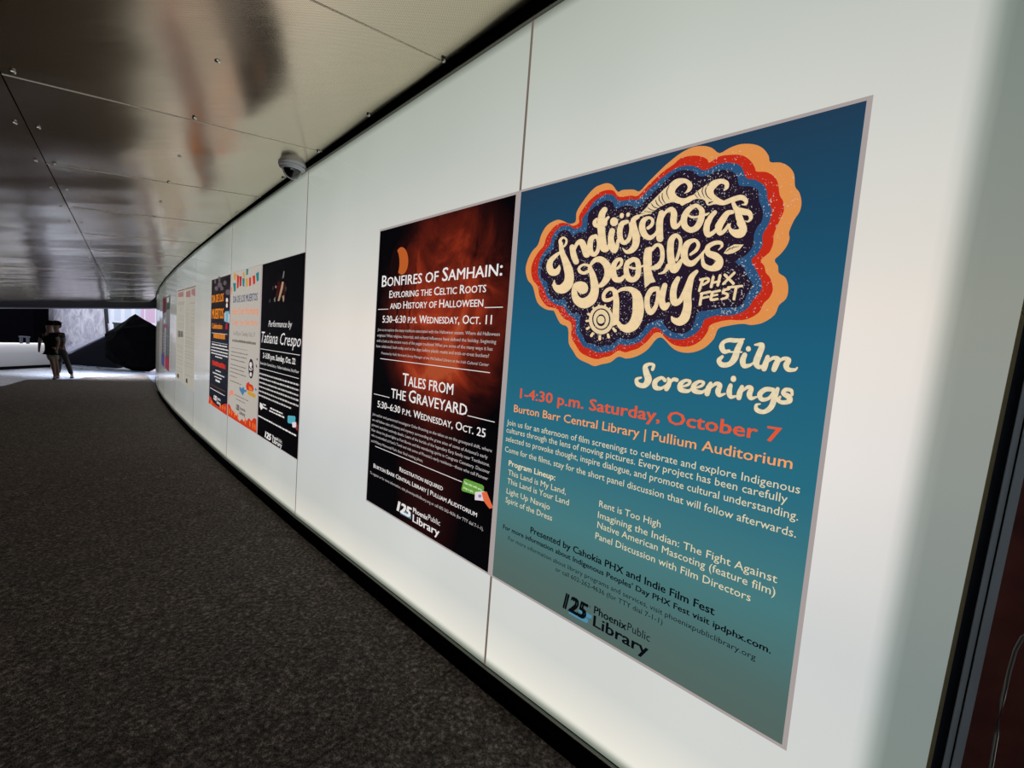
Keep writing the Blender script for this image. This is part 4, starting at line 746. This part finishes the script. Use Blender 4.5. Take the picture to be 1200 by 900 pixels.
# printed backgrounds
def grad_print(name, stops):
    m=pmat(name,(0,0,0),.45,emit=.93,spec=.1); t=N(m,'ShaderNodeTexCoord'); s=N(m,'ShaderNodeSeparateXYZ'); LK(m,t.outputs['Object'],s.inputs[0])
    z=math_n(m,'DIVIDE',s.outputs[2],1.77); r=ramp(m,[(p,lin(c)) for p,c in stops]); LK(m,z,r.inputs[0]); LK(m,r.outputs[0],P(m).inputs['Emission Color']); return m
def night_print():
    m=pmat('print_red_night_sky',(0,0,0),.45,emit=.93,spec=.08); t=N(m,'ShaderNodeTexCoord'); s=N(m,'ShaderNodeSeparateXYZ'); LK(m,t.outputs['Object'],s.inputs[0])
    def blob(u,z,ru,rz):
        a=math_n(m,'POWER',math_n(m,'DIVIDE',math_n(m,'SUBTRACT',s.outputs[0],u),ru),2); b=math_n(m,'POWER',math_n(m,'DIVIDE',math_n(m,'SUBTRACT',s.outputs[2],z),rz),2)
        return math_n(m,'SUBTRACT',1,math_n(m,'ADD',a,b),True)
    n1=noise_n(m,t.outputs['Object'],3.0,5,.6,.8)
    f=math_n(m,'MULTIPLY',math_n(m,'ADD',blob(.70,1.24,.66,.66),0),math_n(m,'MULTIPLY_ADD',n1,2.6)); f.node.inputs[1].links[0].from_node.inputs[2].default_value=-.46
    f2=math_n(m,'MULTIPLY',blob(.66,.55,.34,.95),.26)
    r=ramp(m,[(0,lin((6,5,8))),(.25,lin((38,12,12))),(.55,lin((92,28,18))),(.85,lin((150,50,28))),(1,lin((172,76,44)))])
    LK(m,math_n(m,'ADD',f,f2,True),r.inputs[0])
    # bare branches against the glow
    w=N(m,'ShaderNodeTexWave'); w.inputs['Scale'].default_value=2.2; w.inputs['Distortion'].default_value=9; w.inputs['Detail'].default_value=4; LK(m,t.outputs['Object'],w.inputs['Vector'])
    br=math_n(m,'MULTIPLY',math_n(m,'LESS_THAN',w.outputs['Fac'],.07),blob(.28,1.35,.22,.5))
    LK(m,mixc(m,math_n(m,'MULTIPLY',br,.9,True),r.outputs[0],(.004,.003,.004)),P(m).inputs['Emission Color']); return m
PRN={'blue':grad_print('print_blue_gradient',[(0,(86,104,98)),(.08,(82,108,104)),(.22,(72,124,128)),(.42,(42,110,130)),(.62,(32,98,126)),(.85,(30,76,104)),(1,(34,62,86))]),
 'samhain':night_print(),'crespo':pmat('print_black',(6,5,8),.5,emit=.9,spec=.06),'craft':pmat('print_warm_white',(182,175,166),.5,emit=.93,spec=.1),'muertos':grad_print('print_ink_black',[(0,(20,24,34)),(.5,(24,28,40)),(.75,(26,20,26)),(1,(24,18,22))]),
 'schedR':pmat('print_cream',(168,163,150),.5,emit=.93,spec=.1),'schedL':pmat('print_cream',(168,163,150),.5,emit=.93,spec=.1),'darkR':pmat('print_slate',(52,60,58),.3,emit=.9),'darkL':pmat('print_plum',(50,42,48),.3,emit=.9)}
M_MARGIN=pmat('poster_paper_margin',(172,162,160),.5,emit=.9,spec=.2)
LAB={'blue':('indigenous_festival_poster','large blue and teal film screenings poster with an orange cloud-shaped badge of cream script'),
 'samhain':('halloween_talks_poster','black poster with red sky and orange moon listing two October talks in white capitals'),
 'crespo':('performance_poster','black poster with a dim dancer picture and white italic performance heading'),
 'craft':('craft_workshop_poster','cream craft workshop poster with coloured bunting on top and a red petal foot'),
 'muertos':('celebration_poster','narrow black poster with three blocks of orange lettering and red petals along its foot'),
 'schedR':('programme_poster','cream programme poster with a pink-red heading, right sheet of the pale pair'),
 'schedL':('programme_poster','cream programme poster with a row of small dark portraits, left sheet of the pale pair'),
 'darkR':('collage_poster','slate grey collage poster with a red foot, nearer of the two farthest posters'),
 'darkL':('collage_poster','plum poster with white letter marks and an indigo foot, farthest poster on the wall')}
ROOT={}
for k,(nm,lab) in LAB.items():
    D=DATA[k]; i=D['panel']; sh=D['sheet']; pr=D['print']
    r=empty(nm); r.matrix_world=frame_of(i)@Matrix.Translation((sh[0],0,sh[2])); tag(r,lab,'poster',None); ROOT[k]=r
    w,h=sh[1]-sh[0],sh[3]-sh[2]
    obj('sheet',*boxv(0,w,-.0022,-.0002,0,h),M_MARGIN,r)
    a0,a1,b0,b1=pr[0]-sh[0],pr[1]-sh[0],pr[2]-sh[2],pr[3]-sh[2]
    obj('print',[(a0,-.0028,b0),(a1,-.0028,b0),(a1,-.0028,b1),(a0,-.0028,b1)],[(0,1,2,3)],PRN[k],r)
# thin paper return where a sheet laps the joint
for p,col,pts,nm in DATA['poly']:
    nonlocal_y = -.0032-.00012*(len([c for c in ROOT[p].children])%24)
    flat(nm,pts,nonlocal_y,ink(col),ROOT[p])
bl=ROOT['blue']
cl=DATA['cloud']
badge=flat('badge_orange_band',cl['orange'],-.0031,speckle('orange',.80),bl,True)
for k,y in (('red',-.0035),('blue',-.0039),('navy',-.0043)): flat('badge_%s_band'%k,cl[k],y,speckle(k,{'red':.78,'blue':.755,'navy':.765}[k]),badge,True)
CR=ink('cream')
V,F=brush(DATA['script'],-.0050); obj('script_lettering',V,F,CR,badge)
for q,pp in enumerate(DATA['fan']): flat(('wave_fan','wave_fan','letter_tail','leaf_mark')[q],pp,-.0048,CR,badge)
V,F=brush(DATA['dark'],-.0055); obj('wave_lines',V,F,ink('navy'),badge)
V,F=brush(DATA['phx'],-.0050); obj('small_capitals',V,F,CR,badge)
V,F=brush(DATA['sun'],-.0049); obj('sun_rays',V,F,CR,badge)
for q,pp in enumerate(DATA['rings']): flat('sun_ring',pp,-.0056-.0004*q,CR if q%2==0 else ink('navy'),badge)
V,F=brush(DATA['screen'],-.0045)
sb=[[jm,[v+(0.9 if j%3==2 else 0) for j,v in enumerate(ar)]] for jm,ar in DATA['screen']]
V2,F2=brush(sb,-.0040); obj('lettering_outline',V2,F2,pmat('ink_outline',(96,66,60),.4,emit=.9),bl); obj('title_lettering',V,F,ink('c'),bl)
STY={'o':(.016,0,0,'o'),'p':(.008,0,0,'p'),'c':(0,0,0,'c'),'cb':(.016,0,0,'c'),'kb':(.022,0,0,'k'),'k':(0,0,0,'k'),'ki':(.06,.2,0,'k'),'S':(.012,0,1,'w'),'wn':(0,0,0,'wn'),'wni':(0,.2,0,'wn'),'wi':(.06,.2,0,'w'),'wi2':(.0,.3,0,'w'),'wb':(.018,0,0,'w'),'w':(0,0,0,'w'),'g':(.01,0,0,'g'),'n':(.02,0,0,'n'),'r':(.02,0,0,'r'),'kg':(0,0,0,'kg'),'a':(.03,0,0,'a')}
for p,st,body,u0,u1,z,cap in DATA['text']:
    b,sh_,sm,ik=STY[st]
    lettering(ROOT[p],body,u0/1e4,u1/1e4,z/1e4,cap/1e4,ink(ik),b,sh_,-.0066,bool(sm))
for p,col,u0,u1,z,th,dash in DATA['rule']:
    parts=[];u0/=1e4;u1/=1e4;z/=1e4;th/=1e4
    if u1<u0: u0,u1=u1,u0
    if not dash: parts.append(([(u0,-.0066,z-th/2),(u1,-.0066,z-th/2),(u1,-.0066,z+th/2),(u0,-.0066,z+th/2)],[(0,1,2,3)]))
    else:
        x=u0
        while x<u1-.004:
            w=min(u1-x,random.uniform(.022,.075)); hh=th*random.uniform(.78,1)
            parts.append(([(x,-.0066,z),(x+w,-.0066,z),(x+w,-.0066,z+hh),(x,-.0066,z+hh)],[(0,1,2,3)])); x+=w+.011
    obj('rule' if not dash else 'text_line',*join(parts),ink(col if col!='red' else 'red_'),ROOT[p])

# ================================================================ FAR END
# white low wall on the far left, light along its top painted as emission
def box_between(name,a,b,th,z0,z1,m,parent=None):
    a=Vector(a);b=Vector(b);d=(b-a).normalized();n_=Vector((-d.y,d.x))*th
    v,f=prism([(a.x,a.y,z0),(b.x,b.y,z0),(b.x+n_.x,b.y+n_.y,z0),(a.x+n_.x,a.y+n_.y,z0)],[(a.x,a.y,z1),(b.x,b.y,z1),(b.x+n_.x,b.y+n_.y,z1),(a.x+n_.x,a.y+n_.y,z1)])
    return obj(name,v,f,m,parent)
m=pmat('painted_glow_panel',(200,200,205),.4,emit=1); t=N(m,'ShaderNodeTexCoord'); s_=N(m,'ShaderNodeSeparateXYZ'); LK(m,t.outputs['Object'],s_.inputs[0])
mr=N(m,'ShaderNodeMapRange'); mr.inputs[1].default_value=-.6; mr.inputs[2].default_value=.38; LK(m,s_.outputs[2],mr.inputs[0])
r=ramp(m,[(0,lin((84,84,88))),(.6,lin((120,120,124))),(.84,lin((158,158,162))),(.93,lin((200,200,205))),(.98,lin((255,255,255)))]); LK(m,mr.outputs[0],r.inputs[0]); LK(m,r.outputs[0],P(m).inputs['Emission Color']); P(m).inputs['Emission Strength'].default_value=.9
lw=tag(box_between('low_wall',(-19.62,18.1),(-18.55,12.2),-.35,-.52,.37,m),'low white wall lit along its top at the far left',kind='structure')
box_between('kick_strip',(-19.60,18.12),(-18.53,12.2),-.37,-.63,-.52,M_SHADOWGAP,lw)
dkb=tag(box_between('wall_back',(-31,18.6),(-20.85,18.6),.6,-.7,2.6,pmat('dark_navy_paint',(3,3,7),.9,spec=.02)),'tall dark navy wall above the low white wall',kind='structure')
st=empty('bar_stool',(-20.6,17.6,.37)); 
# small grey stand on top of the low wall
stl=empty('grey_stand',(-19.2,16.8,.37)); tag(stl,'small grey frame-like stand on top of the low white wall','stand')
bpy.data.objects.remove(st)
for x in (-.13,.13): obj('leg',*boxv(x-.025,x+.025,-.04,.04,0,.24),pmat('grey_paint',(72,74,84),.6),stl)
obj('top_bar',*boxv(-.18,.18,-.05,.05,.24,.29),pmat('grey_paint',(72,74,84),.6),stl)
# mottled hanging panel with slanting foot, pale edge strip, dark stair side beneath
def quadslab(name,pts,y,th,m,parent=None):
    v,f=prism([(x,y,z) for x,z in pts],[(x,y+th,z) for x,z in pts]); return obj(name,v,f,m,parent)
mm=concrete('mottled_panel',(176,170,188),.5,1.2); v_=texco(mm,'Object',(2.2,1,1.0)); nn=noise_n(mm,v_,1.6,5,.7,1.2); rr=ramp(mm,[(.3,lin((150,148,170))),(.46,lin((214,208,222))),(.60,lin((250,246,252)))]); LK(mm,nn,rr.inputs[0]); LK(mm,rr.outputs[0],P(mm).inputs['Base Color'])
pn=empty('stair_screen',(-20.3,19.6,-.6)); tag(pn,'large mottled silver screen with a slanting foot behind the two people','screen')
def rel(o,root): o.matrix_parent_inverse=Matrix.Translation(-root.location); return o
rel(quadslab('panel',[(-21.52,-.62),(-20.405,-.11),(-18.42,1.02),(-18.62,2.16),(-21.95,1.92)],19.5,.08,mm,pn),pn)
rel(quadslab('edge_strip',[(-21.5,-.66),(-20.40,-.16),(-18.42,.92),(-18.42,1.04),(-20.41,-.03),(-21.5,-.53)],19.46,.14,pmat('pale_strip',(214,212,226),.4),pn),pn)
rel(quadslab('side_post',[(-18.50,.6),(-18.42,.6),(-18.55,2.17),(-18.63,2.17)],19.44,.12,M_BLACK,pn),pn)
pb=tag(quadslab('stair_side',[(-21.6,-.66),(-18.30,-.66),(-18.30,1.06),(-18.5,1.0),(-20.41,-.10),(-21.6,-.62)],19.75,.3,pmat('stair_side_dark',(22,22,30),.8,spec=.1)),'dark triangular stair side below the silver screen',kind='structure')
# black faceted boulder
pts=[(-17.0,19.2,1.90),(-17.45,19.15,1.48),(-18.33,19.2,.90),(-18.33,19.25,-.15),(-17.75,19.1,-.40),(-17.0,19.1,-.62),(-16.24,19.1,-.62),(-15.6,19.3,1.15),(-15.5,19.4,-.1),(-16.05,19.1,1.45),
 (-17.1,18.6,1.2),(-17.7,18.6,.4),(-16.5,18.5,.5),(-17.0,18.6,-.35),(-16.2,18.6,-.3),(-17.1,20.1,1.1),(-17.7,20.1,.2),(-16.3,20.1,.4),(-16.6,20.0,-.45)]
bm=bmesh.new()
for p in pts: bm.verts.new((p[0]+16.9,p[1]-19.2,p[2]+.62))
bmesh.ops.convex_hull(bm,input=bm.verts[:]); bmesh.ops.delete(bm,geom=[v for v in bm.verts if not v.link_faces],context='VERTS')
bmesh.ops.triangulate(bm,faces=bm.faces[:]); bmesh.ops.subdivide_edges(bm,edges=bm.edges[:],cuts=5,use_grid_fill=True)
for v in bm.verts:
    k=noise.noise(v.co*7)*.045+noise.noise(v.co*19)*.03
    if v.co.z>.02: v.co+=v.co.normalized()*0+Vector((k,k*.6,abs(k)*.5))
me=bpy.data.meshes.new('boulder'); bm.to_mesh(me); bm.free(); me.materials.append(pmat('black_stone',(3,3,4),.9,spec=.03))
bo=bpy.data.objects.new('boulder',me); COL.objects.link(bo); bo.location=(-16.9,19.2,-.62); tag(bo,'large black angular boulder standing at the bright tunnel mouth','boulder')
pl=empty('green_planter',(-19.6,21.9,-.62)); tag(pl,'dark green planter box partly hidden behind the black boulder','planter')
obj('box',*prism([(-.45,-.3,0),(.5,-.3,0),(.5,.3,0),(-.45,.3,0)],[(-.55,-.35,2.0),(.6,-.35,2.0),(.6,.35,2.0),(-.55,.35,2.0)]),pmat('dark_green_metal',(44,66,58),.6),pl)
obj('rim',*prism([(-.58,-.38,2.0),(.63,-.38,2.0),(.63,.38,2.0),(-.58,.38,2.0)],[(-.58,-.38,2.08),(.63,-.38,2.08),(.63,.38,2.08),(-.58,.38,2.08)]),pmat('dark_green_metal',(44,66,58),.6),pl)
# bright building across the forecourt
bd=empty('office_building',(-54,60,-.62)); tag(bd,'pale building with tall window bays and a pink end wall in full daylight','building')
mwht=pmat('pale_facade',(250,248,252),.6); mpink=pmat('pink_wall',(228,190,210),.6); mwin=pmat('window_glass_pale',(222,228,240),.3,spec=.5)
obj('facade',*boxv(-16,4.2,0,6,0,7),mwht,bd); obj('pink_wing',*boxv(2.05,9,-.4,5,2.3,7),mpink,bd); obj('white_base',*boxv(2.05,9,-.5,5,0,2.3),mwht,bd)
for k in range(12): obj('window',*boxv(-15+1.45*k,-15+1.45*k+.85,-.04,.1,2.3,6.2),mwin,bd)
for k in range(4): obj('mullion',*boxv(2.6+k*1.5,2.72+k*1.5,-.46,-.38,2.3,7),mwht,bd)

# ================================================================ PEOPLE
def skin_mesh(nodes, edges, sub=1):
    """nodes: name -> (pos, radius x, radius y)"""
    names=list(nodes); me=bpy.data.meshes.new('s'); me.from_pydata([nodes[n_][0] for n_ in names],[(names.index(a),names.index(b)) for a,b in edges],[])
    o=bpy.data.objects.new('s',me); COL.objects.link(o)
    md_=o.modifiers.new('k','SKIN'); md_.use_smooth_shade=True
    for k,n_ in enumerate(names): me.skin_vertices[0].data[k].radius=nodes[n_][1:]
    me.skin_vertices[0].data[0].use_root=True
    sm=o.modifiers.new('u','SUBSURF'); sm.levels=sub; sm.render_levels=sub
    dg=bpy.context.evaluated_depsgraph_get(); m=bpy.data.meshes.new_from_object(o.evaluated_get(dg)); bpy.data.objects.remove(o); return m
def place_mesh(name,me,mat,parent):
    me.materials.clear(); me.materials.append(mat); me.name=name; o=bpy.data.objects.new(name,me); COL.objects.link(o); o.parent=parent; return o
def figure(p, label, top, legs_m, shorts, arm_m, hat_m, hair_long):
    G=place(19.0,0,-.08).z
    P_={k:Vector(v) for k,v in p.items()}
    base=Vector(((P_['ankl'].x+P_['ankr'].x)/2,(P_['ankl'].y+P_['ankr'].y)/2,0))
    zfoot=lambda v:-.08+GS*((Vector((v.x,v.y))-J[0]).dot(D0))
    for a in ('ankl','ankr'): P_[a].z=zfoot(P_[a])+(.09 if a=='ankl' else .10)
    for a in ('toel','toer'):
        b='ank'+a[3]; P_[a]=P_[b]+Vector((.12,-.14,-.055))
    base.z=zfoot(base)
    R_=empty('person',base); tag(R_,label,'person')
    q={k:v-base for k,v in P_.items()}
    skinm=pmat('skin',(92,62,52),.65)
    nd={'hip':(q['hip'],.15,.11),'waist':(q['waist'],.135,.10),'chest':(q['chest'],.165,.115),'neck':(q['neck'],.058,.058),
     'jaw':(q['neck'].lerp(q['head'],.55)+Vector((.01,-.02,0)),.072,.082),'head':(q['head'],.080,.098),'crown':(q['head']+Vector((0,.01,.075)),.062,.075),
     'shl':(q['shl'],.062,.060),'ell':(q['ell'],.044,.044),'wrl':(q['ell'].lerp(q['hal'],.85),.030,.030),'hal':(q['hal'],.034,.022),'fil':(q['hal']+Vector((.0,0,-.085)),.022,.015),
     'shr':(q['shr'],.062,.060),'elr':(q['elr'],.044,.044),'wrr':(q['elr'].lerp(q['har'],.85),.030,.030),'har':(q['har'],.034,.022),'fir':(q['har']+Vector((0,0,-.085)),.022,.015),
     'hpl':(q['hpl'],.09,.09),'knl':(q['knl'],.060,.060),'cfl':(q['knl'].lerp(q['ankl'],.35),.056,.056),'ankl':(q['ankl'],.038,.040),'toel':(q['toel'],.042,.032),
     'hpr':(q['hpr'],.09,.09),'knr':(q['knr'],.060,.060),'cfr':(q['knr'].lerp(q['ankr'],.35),.056,.056),'ankr':(q['ankr'],.038,.040),'toer':(q['toer'],.042,.032)}
    ed=[('hip','waist'),('waist','chest'),('chest','neck'),('neck','jaw'),('jaw','head'),('head','crown')]
    for s in 'lr': ed+=[('chest','sh'+s),('sh'+s,'el'+s),('el'+s,'wr'+s),('wr'+s,'ha'+s),('ha'+s,'fi'+s),('hip','hp'+s),('hp'+s,'kn'+s),('kn'+s,'cf'+s),('cf'+s,'ank'+s),('ank'+s,'toe'+s)]
    place_mesh('body',skin_mesh(nd,ed,2),skinm,R_)
    V,F=join([lathe([(.004,-.02),(.012,-.012),(.009,.018),(.003,.03)],8,tuple(q['head']+Vector((.055,-.095,-.02))))]); obj('nose',V,F,skinm,R_,True)
    g=lambda a,k:(nd[a][0],nd[a][1]*k,nd[a][2]*k)
    tn={a:g(a,1.2) for a in ('hip','waist','chest','shl','shr')}; tn['hem']=(nd['hip'][0]+Vector((0,0,-.07)),.165,.13); tn['uc']=(nd['chest'][0].lerp(nd['neck'][0],.6),.085,.08)
    tn['sll']=(nd['shl'][0].lerp(nd['ell'][0],.55),.062,.062); tn['slr']=(nd['shr'][0].lerp(nd['elr'][0],.55),.062,.062)
    place_mesh('shirt',skin_mesh(tn,[('hem','hip'),('hip','waist'),('waist','chest'),('chest','uc'),('chest','shl'),('chest','shr'),('shl','sll'),('shr','slr')],2),top,R_)
    if arm_m:
        for s in 'lr':
            an={'sh':(nd['sh'+s][0],.064,.064),'m':(nd['sh'+s][0].lerp(nd['el'+s][0],.5),.062,.062),'el':(nd['el'+s][0],.056,.056)}
            place_mesh('sleeve',skin_mesh(an,[('sh','m'),('m','el')],1),arm_m,R_)
    k=.62 if shorts else .93
    for s in 'lr':
        if shorts: ln={'hp':(q['hip'].lerp(q['hp'+s],.8)+Vector((0,0,.05)),.125,.125),'m':(q['hp'+s].lerp(q['kn'+s],.4),.108,.105),'e':(q['hp'+s].lerp(q['kn'+s],.85),.105,.10)}; le=[('hp','m'),('m','e')]
        else: ln={'hp':(q['hip'].lerp(q['hp'+s],.8)+Vector((0,0,.05)),.12,.12),'m':(q['kn'+s],.078,.078),'e':(q['kn'+s].lerp(q['ank'+s],.9),.062,.062)}; le=[('hp','m'),('m','e')]
        place_mesh('shorts_leg' if shorts else 'trouser_leg',skin_mesh(ln,le,2),legs_m,R_)
        a=q['ank'+s]; t=q['toe'+s]; sh={'h':(a+Vector((-.02,.03,-.05)),.045,.042),'m':(a.lerp(t,.5)+Vector((0,0,-.02)),.052,.040),'t':(t+Vector((.01,-.02,-.002)),.046,.032)}
        place_mesh('shoe',skin_mesh(sh,[('h','m'),('m','t')],1),M_BLACK,R_)
    hc=q['head']+Vector((0,.012,.045))
    hn={'a':(hc+Vector((0,.01,-.02)),.096,.112),'b':(hc+Vector((0,.015,.055)),.082,.095)}
    if hair_long: hn['c']=(hc+Vector((0,.06,-.13)),.085,.06); place_mesh('hair',skin_mesh(hn,[('b','a'),('a','c')],2),pmat('dark_hair',(16,12,12),.6),R_)
    else: place_mesh('hair',skin_mesh(hn,[('a','b')],2),pmat('dark_hair',(16,12,12),.6),R_)
    hat=obj('hat',*lathe([(.140,-.028),(.143,-.016),(.118,.0),(.120,.04),(.104,.09),(.064,.122),(.02,.130)],24,tuple(hc+Vector((0,.0,.0)))),hat_m,R_,True)
    return R_
K1=pmat('black_cloth',(7,7,9),.95,spec=.05); K2=pmat('grey_sleeve_cloth',(88,86,88),.85); K3=pmat('khaki_cloth',(92,88,80),.85); K4=pmat('charcoal_cloth',(24,24,28),.85)
figure(DATA['people'][0],'person in a black top and khaki shorts with bare legs, walking on the left',K1,K3,True,K2,K1,False)
figure(DATA['people'][1],'person in a dark hat and long charcoal trousers striding behind the one in shorts',K4,K4,False,K2,K1,True)
